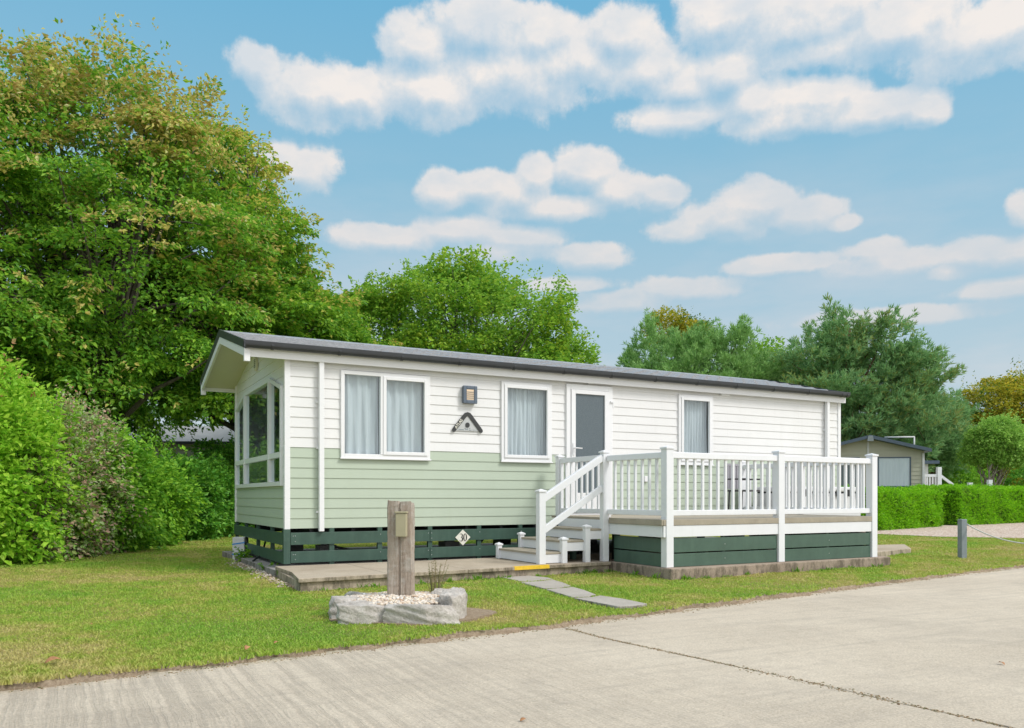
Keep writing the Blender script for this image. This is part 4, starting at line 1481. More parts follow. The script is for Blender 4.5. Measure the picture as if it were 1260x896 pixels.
rocks = [(-.50, -.12, .22, .17, .18, 1.5, 'limestone rock at the left end of the planter ring'),
         (-.26, -.44, .27, .17, .165, .35, 'angular limestone rock at the front left of the planter'),
         (.22, -.50, .33, .17, .160, -.05, 'widest flat-topped limestone rock across the front of the planter'),
         (.50, -.24, .20, .14, .24, 1.25, 'tall pale upright rock at the right of the planter'),
         (.40, .22, .20, .13, .20, .9, 'rounded rock behind the upright pale one, beside the dry weed'),
         (.02, .44, .26, .14, .15, 0, 'low rock behind the timber post'),
         (-.40, .26, .22, .14, .17, -.6, 'low rock at the back left of the planter')]
for k, (dx, dy, rx, ry, h, a, lab) in enumerate(rocks):
    x, y = pl(dx, dy)
    boulder(x, y, rx * 1.12, ry * .88, h * 1.05, a - TH, 30 + k, lab)
# pebbles
def pebbles(name, pts, smin, smax, mat, seed, label, zf=.6):
    r = np.random.default_rng(seed)
    t = (1 + 5 ** .5) / 2
    iv = nrm(np.array([(-1, t, 0), (1, t, 0), (-1, -t, 0), (1, -t, 0), (0, -1, t), (0, 1, t), (0, -1, -t), (0, 1, -t), (t, 0, -1), (t, 0, 1), (-t, 0, -1), (-t, 0, 1)], float))
    it = np.array([(0, 11, 5), (0, 5, 1), (0, 1, 7), (0, 7, 10), (0, 10, 11), (1, 5, 9), (5, 11, 4), (11, 10, 2), (10, 7, 6), (7, 1, 8), (3, 9, 4), (3, 4, 2), (3, 2, 6), (3, 6, 8), (3, 8, 9), (4, 9, 5), (2, 4, 11), (6, 2, 10), (8, 6, 7), (9, 8, 1)])
    n = len(pts)
    s = r.uniform(smin, smax, (n, 1, 1)) * np.stack([r.uniform(.7, 1.2, n), r.uniform(.6, 1.0, n), r.uniform(.4, .8, n) * zf / .6], 1)[:, None]
    V = iv[None] * (1 + r.normal(0, .1, (n, 12, 1))) * s
    a = r.uniform(0, 6.28, n); ca, sa = np.cos(a)[:, None], np.sin(a)[:, None]
    V = np.stack([V[..., 0] * ca - V[..., 1] * sa, V[..., 0] * sa + V[..., 1] * ca, V[..., 2] + r.normal(0, .15, (n, 12)) * s[..., 0] * .3], -1)
    V = V + pts[:, None]
    T = it[None] + (np.arange(n) * 12)[:, None, None]
    o = np_mesh(name, V.reshape(-1, 3), T.reshape(-1, 3), mat, None, True)
    return tag(o, label, 'gravel', None, 'stuff')


r = np.random.default_rng(5)
n = 3600
a = r.uniform(0, 6.283, n); q = np.sqrt(r.uniform(0, 1, n))
dx, dy = q * np.cos(a) * .54, q * np.sin(a) * .47
PT = np.stack([pcx + dx * VX[0] + dy * VY[0], pcy + dx * VX[1] + dy * VY[1], -.005 + .035 * (1 - q) + r.uniform(0, .02, n)], 1)
pebbles('planter_gravel', PT, .010, .024, 'pale_pebble', 6, 'pale cream pebbles filling the rock planter around the post')
m = MB(); m.prism([(pl(.52 * math.cos(a), .45 * math.sin(a))) for a in ang], 2, GZ - .02, -.012)
tag(m.build('planter_soil', 'bare_soil'), kind='structure')
# bare earth under the rocks
ap = [pl((.76 + .05 * math.sin(3 * a + 1) + .04 * math.sin(7 * a)) * math.cos(a) + .05, (.62 + .05 * math.sin(4 * a)) * math.sin(a)) for a in np.linspace(0, 2 * math.pi, 49)[:-1]]
m = MB(); m.prism(ap, 2, GZ - .04, GZ + .0175)
tag(m.build('bare_earth', 'bare_soil'), kind='structure')
# timber post: old sleeper stood on end, split down the middle
tx, ty = pl(-.005, .02)
tp = empty('timber_post', (tx, ty, 0), -TH - .10, 'weathered upright railway sleeper post standing in the rock planter', 'post')
import bmesh
bm = bmesh.new()
prof = [(-.118, -.055), (-.105, -.068), (-.015, -.070), (-.004, -.052), (.004, -.052), (.014, -.072), (.108, -.066), (.116, -.05), (.114, .06), (-.116, .06)]
zs = list(np.linspace(-.12, .905, 40))
rr = np.random.default_rng(4)
rings = []
for iz, z in enumerate(zs):
    ring = []
    for j, (x, y) in enumerate(prof):
        w_ = 1 + .012 * math.sin(z * 9 + j)
        if z > .86: w_ *= 1 - .05 * (z - .86) / .05
        ring.append(bm.verts.new((x * w_ + rr.normal(0, .0012), y * w_ + rr.normal(0, .0012), z + (rr.normal(0, .006) + (.012 if x < 0 else 0) if iz == 39 else 0))))
    rings.append(ring)
for i in range(len(rings) - 1):
    for j in range(len(prof)):
        k = (j + 1) % len(prof)
        bm.faces.new((rings[i][j], rings[i][k], rings[i + 1][k], rings[i + 1][j]))
bm.faces.new(rings[-1])
me = bpy.data.meshes.new('timber'); bm.to_mesh(me); bm.free(); me.materials.append(MATS['weathered_timber'])
tim = bpy.data.objects.new('timber', me); col.objects.link(tim); tim.parent = tp
m = MB(); m.box(-.022, .078, -.135, -.073, .585, .80); sb = m.build('socket_box', 'socket_box', tp, .006)
m = MB(); m.box(-.028, .084, -.142, -.073, .802, .818); m.build('box_lid', 'socket_box', sb, .003)


def plant(name, label, cat, base, n_stem, h, spread, per, leaf, mat, seed, aspect=.6, stem_mat='weed_leaf', flop=.3):
    r = np.random.default_rng(seed)
    root = empty(name, base, 0, label, cat)
    mb = MB(); P, A, Nn = [], [], []
    for s in range(n_stem):
        a = r.uniform(0, 6.283); l = h * r.uniform(.6, 1.1)
        tip = np.array([math.cos(a) * spread * r.uniform(.2, 1), math.sin(a) * spread * r.uniform(.2, 1), l])
        b0 = np.array([math.cos(a) * .03, math.sin(a) * .03, -.01])
        mid = (b0 + tip) / 2 + np.array([0, 0, flop * l * .3])
        pts = [b0 * (1 - t) ** 2 + 2 * mid * t * (1 - t) + tip * t * t for t in np.linspace(0, 1, 6)]
        mb.tube(pts, [.004, .004, .003, .003, .002, .0015], 5)
        for k in range(per):
            t = r.uniform(.2, 1); p = b0 * (1 - t) ** 2 + 2 * mid * t * (1 - t) + tip * t * t
            P.append(p); A.append(r.normal(0, 1, 3) * [1, 1, .4] + [math.cos(a) * .5, math.sin(a) * .5, .2]); Nn.append(r.normal(0, .4, 3) + [0, 0, 1])
    mb.build('stem', stem_mat, root)
    V, T = leaves(np.array(P), np.array(A), np.array(Nn), leaf * r.uniform(.6, 1.3, len(P)), aspect)
    np_mesh('foliage', V, T, mat, root)
    return root


wx, wy = pl(.28, .30)
plant('dry_weed', 'straggly dry weed behind the planter rocks beside the timber post', 'weed', (wx, wy, -.02), 22, .34, .14, 14, .022, 'dry_stalk', 3, .35, 'dry_stalk')
gx, gy = G(300, 13.6)
plant('leafy_weed', 'bright leafy weed growing against the strapped white block', 'weed', (gx, gy, GZ), 12, .26, .17, 12, .075, 'weed_leaf', 5, .7)
gx, gy = G(330, 12.0)
plant('low_weed', 'low fine-leaved weed at the left corner of the patio', 'weed', (gx, gy, GZ), 16, .14, .22, 14, .035, 'weed_leaf', 6, .4)
gx, gy = G(346, 11.2)
plant('low_weed', 'small weed in the gravel below the patio slab corner', 'weed', (gx, gy, GZ), 9, .12, .10, 10, .03, 'weed_leaf', 9, .4)
# gravel strip beside the base
r = np.random.default_rng(12); n = 2600
t = r.uniform(0, 1, n)
P0, P1 = np.array(G(294, 14.2)), np.array(G(372, 9.95))
off = r.normal(0, .13, n)
pp = P0[None] * (1 - t[:, None]) + P1[None] * t[:, None]
pp[:, 0] -= .02 + np.abs(off) * 1.0 + .08 * (1 - t) - .12
PT = np.stack([pp[:, 0], pp[:, 1], GZ + r.uniform(.0, .02, n)], 1)
PT = PT[r.uniform(0, 1, len(PT)) < .55]
PT = PT[~((PT[:, 0] > -.22 - .06 * (PT[:, 1] < -.3)) & (PT[:, 1] > -2.2))]
pebbles('gravel_strip', PT, .010, .026, 'strip_pebble', 13, 'scattered pale pebbles along the concrete base left of the patio')
r = np.random.default_rng(15); n = 1500
yy = -5.75 - r.uniform(0, 1, n) ** 1.2 * 5.0
xx = 1.12 + .015 * np.sin(yy * 1.3) + .09 * np.maximum(0, -6.2 - yy) + r.normal(0, .012, n) * (1 + 1.2 * (np.sin(yy * 2.1) > .3))
pebbles('joint_debris', np.stack([xx, yy, np.full(n, RZ + .0)], 1), .003, .009, 'crumb', 16, 'brown crumbs and moss caught in the joint across the concrete road')
r = np.random.default_rng(17); n = 2200
xx = r.uniform(-4.5, 11.5, n); yy = edge_y(xx) - np.abs(r.normal(0, .05, n)) - .0
pebbles('edge_debris', np.stack([xx, yy, np.full(n, RZ + .0)], 1), .003, .010, 'crumb', 18, 'dry crumbs of soil along the turf edge of the road')
# strapped block at the far corner
bxx, byy = .0, 0
gx, gy = G(295, 14.15)
bk = empty('strapped_block', (gx, gy, GZ), -TH + .12, 'white block bound with two blue straps at the rear corner of the home', 'block')
m = MB(); m.box(-.10, .10, -.11, .11, 0, .41); m.build('block', 'block_grey', bk, .012)
for z, dz in ((.11, .0), (.28, .03)):
    m = MB()
    m.add([(-.105, -.115, z), (.105, -.115, z + dz), (.105, -.115, z + dz + .02), (-.105, -.115, z + .02), (-.105, -.111, z), (.105, -.111, z + dz), (.105, -.111, z + dz + .02), (-.105, -.111, z + .02)],
          [(0, 1, 2, 3), (4, 7, 6, 5), (0, 4, 5, 1), (3, 2, 6, 7), (0, 3, 7, 4), (1, 5, 6, 2)])
    m.box(-.106, -.102, -.112, .112, z, z + .02)
    m.build('strap', 'strap_blue', bk)

# rope post and rope
rx, ry = G(1184, 14.75)
rp = empty('rope_post', (rx, ry, GZ), -TH + .2, 'short grey square post on the lawn holding a drooping rope', 'bollard')
m = MB(); m.box(-.055, .055, -.055, .055, -.02, .70); m.build('post', 'post_grey', rp, .008)
m = MB(); m.tube([(.05, 0, .635), (.075, 0, .635), (.08, 0, .615)], .008, 6); m.build('eye_bolt', 'black_steel', rp)
p0 = Vector((rx + .08 * math.cos(-TH + .2), ry + .08 * math.sin(-TH + .2), GZ + .62)); g2 = G(1345, 12.6); p1 = Vector((*g2, GZ + .55))
pts = [p0.lerp(p1, t) - Vector((0, 0, .26 * 4 * t * (1 - t))) for t in np.linspace(0, 1, 24)]
m = MB(); m.tube(pts, .012, 7)
tag(m.build('rope', 'rope'), 'pale drooping rope strung from the short grey post', 'rope')
# fallen leaves
for (u, d, s, a, lab) in ((55, 5.28, .10, .3, 'large curled brown leaf near the road edge at the left of the lawn'), (302, 5.75, .07, 1.0, 'brown fallen leaf on the turf edge below the timber planter'),
                          (113, 6.9, .03, 2.0, 'tiny dark brown leaf in the middle of the left lawn'), (337, 6.0, .04, .5, 'small brown leaf on the turf, right of the larger fallen leaf'), (1236, 5.55, .05, 1.3, 'brown leaf lying on the concrete road at the right'), (640, 4.15, .04, .2, 'small yellowish leaf on the concrete road')):
    x, y = G(u, d)
    z = (GZ + .03) if y > edge_y(x) else RZ + .006
    m = MB(); nn_ = 9; V = []; Fc = []
    for i in range(nn_):
        t = i / (nn_ - 1); w_ = math.sin(math.pi * min(1, t * .96 + .03)) ** .8 * .28 * s
        zz = .16 * s * math.sin(t * 3.0)
        V += [(t * s, -w_, zz + .25 * w_), (t * s, 0, zz), (t * s, w_, zz + .35 * w_)]
    for i in range(nn_ - 1):
        b_ = i * 3; Fc += [(b_, b_ + 3, b_ + 4, b_ + 1), (b_ + 1, b_ + 4, b_ + 5, b_ + 2)]
    m.add(V, Fc, True); o = m.build('fallen_leaf', 'dead_leaf'); o.location = (x, y, z); o.rotation_euler = (.15, -.1, a)
    so = o.modifiers.new('thickness', 'SOLIDIFY'); so.thickness = .0012
    tag(o, lab, 'leaf', 'fallen leaves')


def tufts():
    r = np.random.default_rng(31)
    lines = [((-.4, -2.27), (4.25, -1.92)), ((4.28, -3.24), (8.9, -3.16)), ((4.27, -3.2), (4.3, -1.95)), ((8.93, -3.1), (8.95, -.3))]
    V, T, b = [], [], 0
    for (p, q) in lines:
        p, q = np.array(p), np.array(q); Ld = np.linalg.norm(q - p)
        nt_ = int(Ld * 9)
        for _ in range(nt_):
            if r.uniform() < .45: continue
            c = p + (q - p) * r.uniform() + r.normal(0, .02, 2)
            k = r.integers(8, 22); hh = r.uniform(.03, .085)
            P = np.stack([c[0] + r.normal(0, .03, k), c[1] + r.normal(0, .022, k), np.full(k, GZ - .005)], 1)
            A = np.stack([r.normal(0, .35, k), r.normal(0, .35, k), np.ones(k)], 1)
            v, t = leaves(P, A, r.normal(0, 1, (k, 3)), hh * r.uniform(.6, 1.3, k), .12, .1, .35)
            V.append(v); T.append(t + b); b += len(v)
    o = np_mesh('grass_tufts', np.concatenate(V), np.concatenate(T), 'weed_leaf'); tag(o, 'longer untrimmed grass tufts along the foot of the patio and deck plinth', 'grass', None, 'stuff')


tufts()
# ------------------------------------------------------------------ grass blades
def in_poly(px, py, poly):
    c = np.zeros(len(px), bool)
    n = len(poly); j = n - 1
    for i in range(n):
        xi, yi = poly[i]; xj, yj = poly[j]
        c ^= ((yi > py) != (yj > py)) & (px < (xj - xi) * (py - yi) / (yj - yi + 1e-12) + xi)
        j = i
    return c


def grass():
    r = np.random.default_rng(21)
    n = 620000
    d = 4.6 + 24 * r.uniform(0, 1, n) ** 1.45
    X = r.uniform(-.74, .74, n) * d
    x = CX + X * CT + d * ST; y = CY - X * ST + d * CT
    jag = .02 * np.sin(x * 5) + .02 * np.sin(x * 11.3)
    keep = y > edge_y(x) + jag + .0 + np.abs(r.normal(0, .02, n)) - .035
    keep &= ~in_poly(x, y, [(-.26, -.2), (-.37, -2.2), (4.34, -1.86), (4.33, -3.18), (8.87, -3.09), (8.9, -.3), (11.62, -.3), (11.62, 4.2), (-.24, 4.2)])
    for poly, _ in step_polys:
        c = np.mean(poly, 0); pp_ = [tuple(c + (np.array(p) - c) * .90) for p in poly]
        keep &= ~in_poly(x, y, pp_)
    keep &= ~((in_poly(x, y, ap)) & (r.uniform(0, 1, n) < .93))
    u = 630 + F_PX * X / d
    keep &= ~(in_poly(x, y, [G(1040, 24.6), G(1081, 24.0), G(1154, 22.4), G(1260, 21.6), G(1500, 21), G(1700, 40), G(1081, 30)]))
    x, y, d = x[keep], y[keep], d[keep]
    # thinner turf on worn patches
    w = (np.sin(x * 1.3 + 1) * np.sin(y * 1.1) + np.sin(x * 2.9 + y * 1.7) * .5)
    k2 = r.uniform(0, 1, len(x)) < np.clip(1.0 - .35 * w, .45, 1)
    x, y, d = x[k2], y[k2], d[k2]
    n = len(x)
    edge = np.clip(1 - (y - edge_y(x)) / .15, 0, 1)
    h = (.012 + .012 * r.uniform(0, 1, n) ** 2 + .006 * (np.sin(x * .9) * np.sin(y * 1.4 + 1) > .2)) * (1 + d / 40) + .008 * edge
    wd = .0035 + .00045 * d
    a = r.uniform(0, 6.283, n)
    lean = r.normal(0, .55, (n, 2))
    z0 = GZ + .012 * wob(x, y) + .006 * np.sin(x * 4 + y * 3.1) - .004
    z0 = z0 - edge * .018 * 0
    B = np.stack([x, y, z0], 1)
    S = np.stack([np.cos(a), np.sin(a), np.zeros(n)], 1) * wd[:, None]
    Tp = B + np.stack([lean[:, 0] * h, lean[:, 1] * h, h], 1)
    M = (B + Tp) / 2 + np.stack([-lean[:, 0] * h * .12, -lean[:, 1] * h * .12, h * .12], 1)
    V = np.stack([B - S, B + S, M + S * .7, Tp, M - S * .7], 1).reshape(-1, 3)
    i = (np.arange(n) * 5)[:, None]
    Q = np.concatenate([i + [[0, 1, 2]], i + [[0, 2, 4]], i + [[4, 2, 3]]], 1).reshape(-1, 3)
    o = np_mesh('grass', V, Q, 'grass_blade'); tag(o, 'short mown lawn grass, green with straw-coloured dry patches', 'grass', None, 'stuff')


grass()


# ------------------------------------------------------------------ vegetation
def E_(u, v, d, rx, ry, rz):
    x, y, z = at(u, v, d)
    return (x, y, z, rx, ry, rz)


def shrub(name, label, ells, mat, seed, n, per, leaf, L=.34, W=.22, inner=.7, aspect=.62, droop=.1, cat='shrub', group=None, sprig=60, bark='grey_bark', tilt=.55):
    r = np.random.default_rng(seed)
    el = np.array(ells, float)
    base = (el[:, 0].mean(), el[:, 1].mean(), GZ)
    root = empty(name, base, 0, label, cat, group)
    P, Nn, idx = sample_ellipsoids(r, ells, n, inner, .6)
    k = P[:, 2] > GZ + .02; P, Nn = P[k], Nn[k]
    lump = 1 + .16 * np.sin(P[:, 0] * 3.6 + P[:, 2] * 3.3) * np.sin(P[:, 1] * 3.1 + P[:, 2] * 2.1) + .06 * np.sin(P[:, 0] * 9 + P[:, 1] * 7 + P[:, 2] * 6)
    c = el[:, :3].mean(0)
    P = P + Nn * ((lump - 1) * 1.4)[:, None] * 1.2
    dirs = nrm(Nn + np.array([0, 0, .25]) + r.normal(0, .4, P.shape))
    parts = [spray_leaves(r, P - dirs * L * .5, dirs, L * r.uniform(.6, 1.5, len(P)), W, per, leaf, droop, .04, aspect, tilt)]
    Q, Qn, _ = sample_ellipsoids(r, ells, sprig * 5, .95)
    tk = Qn[:, 2] > .25; Q, Qn = Q[tk][:sprig], Qn[tk][:sprig]
    d = nrm(Qn * .4 + np.array([0, 0, 1]) + r.normal(0, .22, Q.shape))
    parts.append(spray_leaves(r, Q - d * .15, d, L * r.uniform(.7, 2.0, len(Q)), .13, 16, leaf * .85, 0, .03, aspect, .8))
    V, T = join_vt(parts)
    V[:, 2] = np.maximum(V[:, 2], GZ + .005)
    np_mesh('foliage', V - np.array(base), T, mat, root)
    mb = MB()
    for k in r.choice(len(P), min(26, len(P)), replace=False):
        b0 = np.array([P[k, 0] * .25 + base[0] * .75 + 0, P[k, 1] * .25 + base[1] * .75, GZ]) - base
        j = np.argmin(((el[:, :2] - P[k, :2]) ** 2).sum(1)); b0 = np.array([el[j, 0] + r.normal(0, .15), el[j, 1] + r.normal(0, .15), GZ - .02]) - base
        limb(mb, r, b0, P[k] - base, .022, .006, .02, 4, 5)
    mb.build('stems', bark, root)
    return root


def hedge_lobe(u, fd, topv, rad, rdepth, wide=1.0):
    """lobe whose near face stands at distance fd along column u and whose top shows at row topv"""
    d = fd + rdepth * .95
    top = Zv(topv, d)
    H = top - GZ
    x, y = G(u, d)
    return (x, y, GZ + H * .44, rad * wide, rdepth, H * .57)


HG = 'mixed shrubs of the tall hedge left of the home'
shrub('dogwood_shrub', 'tall lime-green leafy shrub at the far left of the hedge', [hedge_lobe(-120, 11.6, 420, 1.2, 1.2), hedge_lobe(-40, 12.4, 446, 1.1, 1.15), hedge_lobe(14, 12.9, 478, .80, 1.0), hedge_lobe(52, 14.3, 505, .7, .9)],
      'lime_leaf', 41, 3600, 13, .105, L=.42, W=.28, group=HG, sprig=260)
shrub('copper_shrub', 'purple-brown shrub with reddish tips between the lime-green hedge shrubs', [hedge_lobe(86, 14.5, 512, .66, 1.0), hedge_lobe(112, 15.3, 532, .6, .9), hedge_lobe(74, 13.95, 560, .5, .9)],
      'purple_leaf', 42, 2100, 15, .085, L=.42, W=.28, group=HG, sprig=240)
shrub('hazel_shrub', 'yellow-green leafy shrub in the middle of the hedge, right of the purple one', [hedge_lobe(128, 15.6, 545, .8, 1.0), hedge_lobe(170, 17.6, 562, 1.0, 1.1)],
      'hazel_leaf', 43, 2900, 13, .11, L=.42, W=.28, group=HG, sprig=200)
shrub('laurel_shrub', 'darker green shrub at the right end of the hedge beside the home', [hedge_lobe(215, 20.0, 572, 1.1, 1.1), hedge_lobe(248, 21.8, 566, 1.0, 1.1), hedge_lobe(284, 23.6, 548, 1.1, 1.2), hedge_lobe(330, 25.5, 540, 1.3, 1.2)],
      'laurel_leaf', 44, 4600, 12, .12, group=HG, sprig=80)

TG = 'trees standing behind the home'
# big autumn-tinted tree at the left
tree('hornbeam_tree', 'tallest tree at the left, its top leaves turning brown and gold', 'tree', (*G(118, 21.5), GZ),
     [E_(100, 250, 21.5, 3.2, 3.0, 2.7), E_(50, 175, 22, 1.9, 2.2, 1.5), E_(130, 148, 22, 1.6, 2.0, 1.4), E_(70, 140, 22, .9, 1.3, 1.0), E_(185, 185, 22, 1.3, 1.8, 1.2), E_(60, 360, 21, 3.2, 2.8, 2.4), E_(180, 320, 21, 2.4, 2.6, 2.6), E_(205, 245, 22, 1.4, 2.0, 1.5), E_(110, 440, 21.5, 2.3, 2.2, 1.4), E_(20, 110, 22, .7, 1.0, .8), E_(98, 98, 22, .45, .6, .75), E_(160, 92, 22.5, .5, .7, .7), E_(205, 122, 22, .5, .7, .7), E_(238, 160, 22, .45, .6, .6)],
     'hornbeam_leaf', 'grey_bark', 900, 46, .135, 1.2, .8, 51, .22, TG, .30, 8.6, 2, 260, thick=.05, limbs=70, inner=.45, boughs=(150, 17, 1.35, .28, .09))
tree('hornbeam_tree', 'broad tree at the left edge of the picture behind the lime shrub', 'tree', (*G(-60, 20), GZ),
     [E_(-60, 230, 20, 2.7, 2.6, 2.6), E_(-20, 350, 19.5, 2.0, 2.2, 2.5), E_(-45, 160, 20, 1.4, 1.6, 1.1), E_(-90, 400, 20, 2.6, 2.4, 2)],
     'hornbeam_leaf', 'grey_bark', 420, 46, .135, 1.2, .8, 52, .22, TG, .28, 7.5, 1, 90, thick=.05, limbs=40, boughs=(70, 17, 1.3, .28, .09))
tree('maple_tree', 'large green tree with bronze upper twigs rising behind the front gable', 'tree', (*G(300, 25), GZ),
     [E_(262, 310, 25, 2.4, 2.6, 2.6), E_(258, 215, 25.5, 1.2, 1.8, 1.3), E_(296, 340, 25, 1.7, 2.0, 2.0), E_(287, 205, 26, .6, 1.0, .8), E_(308, 262, 26, .6, 1.0, .9), E_(345, 395, 25, 1.4, 1.8, 1.0), E_(255, 405, 24, 2.5, 2.2, 2.0), E_(330, 335, 26, .8, 1.2, .7), E_(365, 372, 26, .8, 1.2, .6), E_(285, 450, 24, 1.6, 1.8, 1.2)],
     'maple_leaf', 'grey_bark', 900, 44, .15, 1.15, .8, 53, .2, TG, .32, 8.8, 2, 240, thick=.05, limbs=70, boughs=(150, 16, 1.35, .28, .09))
tree('maple_tree', 'low yellow-tinged tree just above the front of the roof', 'tree', (*G(395, 27), GZ),
     [E_(370, 440, 27, 1.8, 2, 1.5), E_(415, 440, 28, 1.3, 2, 1.2), E_(405, 390, 29, .7, 1.1, .7)],
     'maple_leaf', 'grey_bark', 250, 44, .14, 1.0, .7, 54, .2, TG, .2, 5, 1, 60, thick=.05, limbs=30, boughs=(36, 14, 1.1, .25, .1))
tree('oak_tree', 'rounded green oak behind the middle of the roof', 'tree', (*G(580, 34), GZ),
     [E_(560, 402, 34, 3.1, 3.2, 2.25), E_(500, 400, 34, 2.2, 2.6, 1.8), E_(615, 405, 34, 2.4, 2.6, 1.9), E_(660, 425, 34.5, 1.8, 2.2, 1.35), E_(535, 365, 34, 1.1, 1.6, 1.0), E_(592, 365, 34, 1.25, 1.6, 1.1), E_(460, 420, 34, 1.8, 2.2, 1.6), E_(600, 470, 34, 4.2, 3, 2.4), E_(700, 445, 35, 1.0, 1.5, .8)],
     'oak_leaf', 'grey_bark', 1000, 44, .17, 1.0, .7, 55, .0, TG, .36, 7.5, 2, 260, thick=.14, limbs=60, updir=.35, boughs=(110, 12, .95, .05, .3))
PG = 'pine trees behind the far end of the home'
tree('pine_tree', 'grey-green pine behind the roof, left of the taller pine', 'tree', (*G(850, 44), GZ),
     [E_(825, 448, 44, 1.6, 2.4, 1.2), E_(875, 450, 44, 1.9, 2.6, 1.2), E_(850, 485, 44, 3.2, 3.2, 1.7), E_(905, 475, 44, 1.5, 2.2, 1.0), E_(800, 470, 44, 1.0, 2, .8), E_(858, 435, 44, 1.1, 1.6, .7)],
     'young_pine_needle', 'pine_bark', 260, 12, .27, 1.2, .9, 61, .0, PG, .3, 7, 1, 0, aspect=.17, needles=True, thick=.14, updir=.75, limbs=60, boughs=(75, 9, 1.1, -.15, .12))
tree('oak_tree', 'small yellow-green tree poking up behind the left pine', 'tree', (*G(826, 50), GZ),
     [E_(822, 405, 50, 1.25, 1.6, 1.1), E_(845, 415, 50, 1.5, 1.6, .9)], 'golden_leaf', 'grey_bark', 260, 40, .16, 1.0, .7, 62, 0, TG, .2, 8, 1, 30, thick=.12, updir=.35, limbs=16)
tree('oak_tree', 'green broadleaf tree in the gap between the two pines', 'tree', (*G(938, 47), GZ),
     [E_(938, 455, 47, 2.0, 2.2, 1.6), E_(955, 480, 47, 2.2, 2.2, 1.8)], 'oak_leaf', 'grey_bark', 420, 42, .17, 1.0, .7, 63, 0, TG, .22, 6, 1, 20, thick=.12, updir=.3, limbs=16)
tree('scots_pine_tree', 'tall spreading dark pine rising beyond the right end of the roof', 'tree', (*G(1040, 42), GZ),
     [E_(1045, 428, 42, 1.5, 2.4, .7), E_(1008, 452, 42, 1.5, 2.4, .8), E_(1078, 452, 42, 1.7, 2.4, .8), E_(1048, 480, 42, 2.6, 2.8, 1.0), E_(1105, 485, 42, 1.3, 2.2, .7), E_(990, 495, 42, 1.7, 2.2, 1.0), E_(1080, 515, 42, 2.8, 2.8, 1.1), E_(1015, 530, 42, 2.6, 2.6, 1.2), E_(1112, 540, 41.5, 1.4, 2.2, .8), E_(1050, 555, 42, 2.8, 2.6, 1.2)],
     'pine_needle', 'pine_bark', 330, 13, .27, 1.3, 1.0, 64, .0, PG, .34, 9.6, 1, 0, aspect=.17, needles=True, thick=.12, updir=.42, limbs=110, split=.2, boughs=(125, 9, 1.35, -.12, .09))
tree('cedar_tree', 'low blue-green conifer behind the neighbouring home', 'tree', (*G(1140, 46), GZ),
     [E_(1140, 520, 46, 1.8, 2.2, 1.4), E_(1150, 550, 46, 2.0, 2.2, 1.5), E_(1120, 560, 46, 2.0, 2.0, 1.3)],
     'pine_needle', 'pine_bark', 420, 15, .26, 1.1, .9, 65, 0, PG, .25, 5.5, 1, 0, aspect=.14, needles=True, thick=.14, updir=.3, limbs=30)
tree('golden_tree', 'yellow-topped tree at the right edge behind the small round tree', 'tree', (*G(1235, 58), GZ),
     [E_(1225, 500, 58, 2.6, 2.6, 2.0), E_(1260, 492, 58, 2.4, 2.6, 1.9), E_(1200, 530, 58, 1.8, 2.2, 1.6), E_(1290, 500, 58, 2.6, 2.6, 2.2), E_(1240, 555, 58, 3.5, 2.6, 2.6)],
     'golden_leaf', 'grey_bark', 1200, 44, .20, 1.3, .9, 66, .2, TG, .3, 7, 1, 60, thick=.12, limbs=30)
tree('willow_tree', 'small round pale-green tree with forked trunks beyond the clipped hedge', 'tree', (*G(1222, 41), GZ),
     [E_(1224, 545, 41, 1.1, 1.3, 1.15), E_(1248, 552, 41, .95, 1.1, .9), E_(1206, 558, 41, .55, .9, .55), E_(1234, 527, 41, .6, .8, .55)],
     'willow_leaf', 'pale_bark', 1000, 40, .12, .75, .5, 67, .1, TG, .11, 2.6, 3, 40, thick=.09, limbs=14, updir=.3, split=.12)

# far woods: one mass of foliage that closes the view behind the trees
def woods():
    r = np.random.default_rng(77)
    ells = []
    for u in np.arange(-500, 1900, 45):
        d = 62 + r.uniform(-4, 8)
        topv = 520 + r.uniform(-12, 12) + (15 if 1150 < u < 1180 else 0)
        if u < 430: topv = 470 + r.uniform(-20, 10)
        top = Zv(topv, d)
        x, y = G(u, d)
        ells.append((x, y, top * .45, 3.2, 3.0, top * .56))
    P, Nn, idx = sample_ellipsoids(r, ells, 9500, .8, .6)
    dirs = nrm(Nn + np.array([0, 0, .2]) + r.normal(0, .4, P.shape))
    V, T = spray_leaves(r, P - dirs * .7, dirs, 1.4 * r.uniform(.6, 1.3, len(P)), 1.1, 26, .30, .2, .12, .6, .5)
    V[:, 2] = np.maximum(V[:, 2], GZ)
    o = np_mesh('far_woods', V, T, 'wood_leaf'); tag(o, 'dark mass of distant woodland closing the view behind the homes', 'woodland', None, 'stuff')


woods()
# undergrowth beneath the big left trees (dark behind the hedge)
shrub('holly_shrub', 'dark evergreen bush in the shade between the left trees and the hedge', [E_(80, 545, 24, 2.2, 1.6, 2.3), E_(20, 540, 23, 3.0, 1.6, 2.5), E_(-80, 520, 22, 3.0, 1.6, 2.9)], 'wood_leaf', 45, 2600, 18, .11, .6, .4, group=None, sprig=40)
shrub('holly_shrub', 'low green bush beneath the small round tree at the right', [E_(1168, 588, 47, 1.5, 1.2, .8), E_(1196, 590, 48, 1.6, 1.2, .7)], 'hazel_leaf', 46, 800, 16, .13, .4, .3, sprig=30)
shrub('holly_shrub', 'green bush at the right edge behind the clipped hedge', [E_(1272, 592, 46, 1.2, 1.2, .8), E_(1310, 584, 46, 1.6, 1.2, 1.2)], 'laurel_leaf', 47, 700, 16, .13, .4, .3, sprig=30)


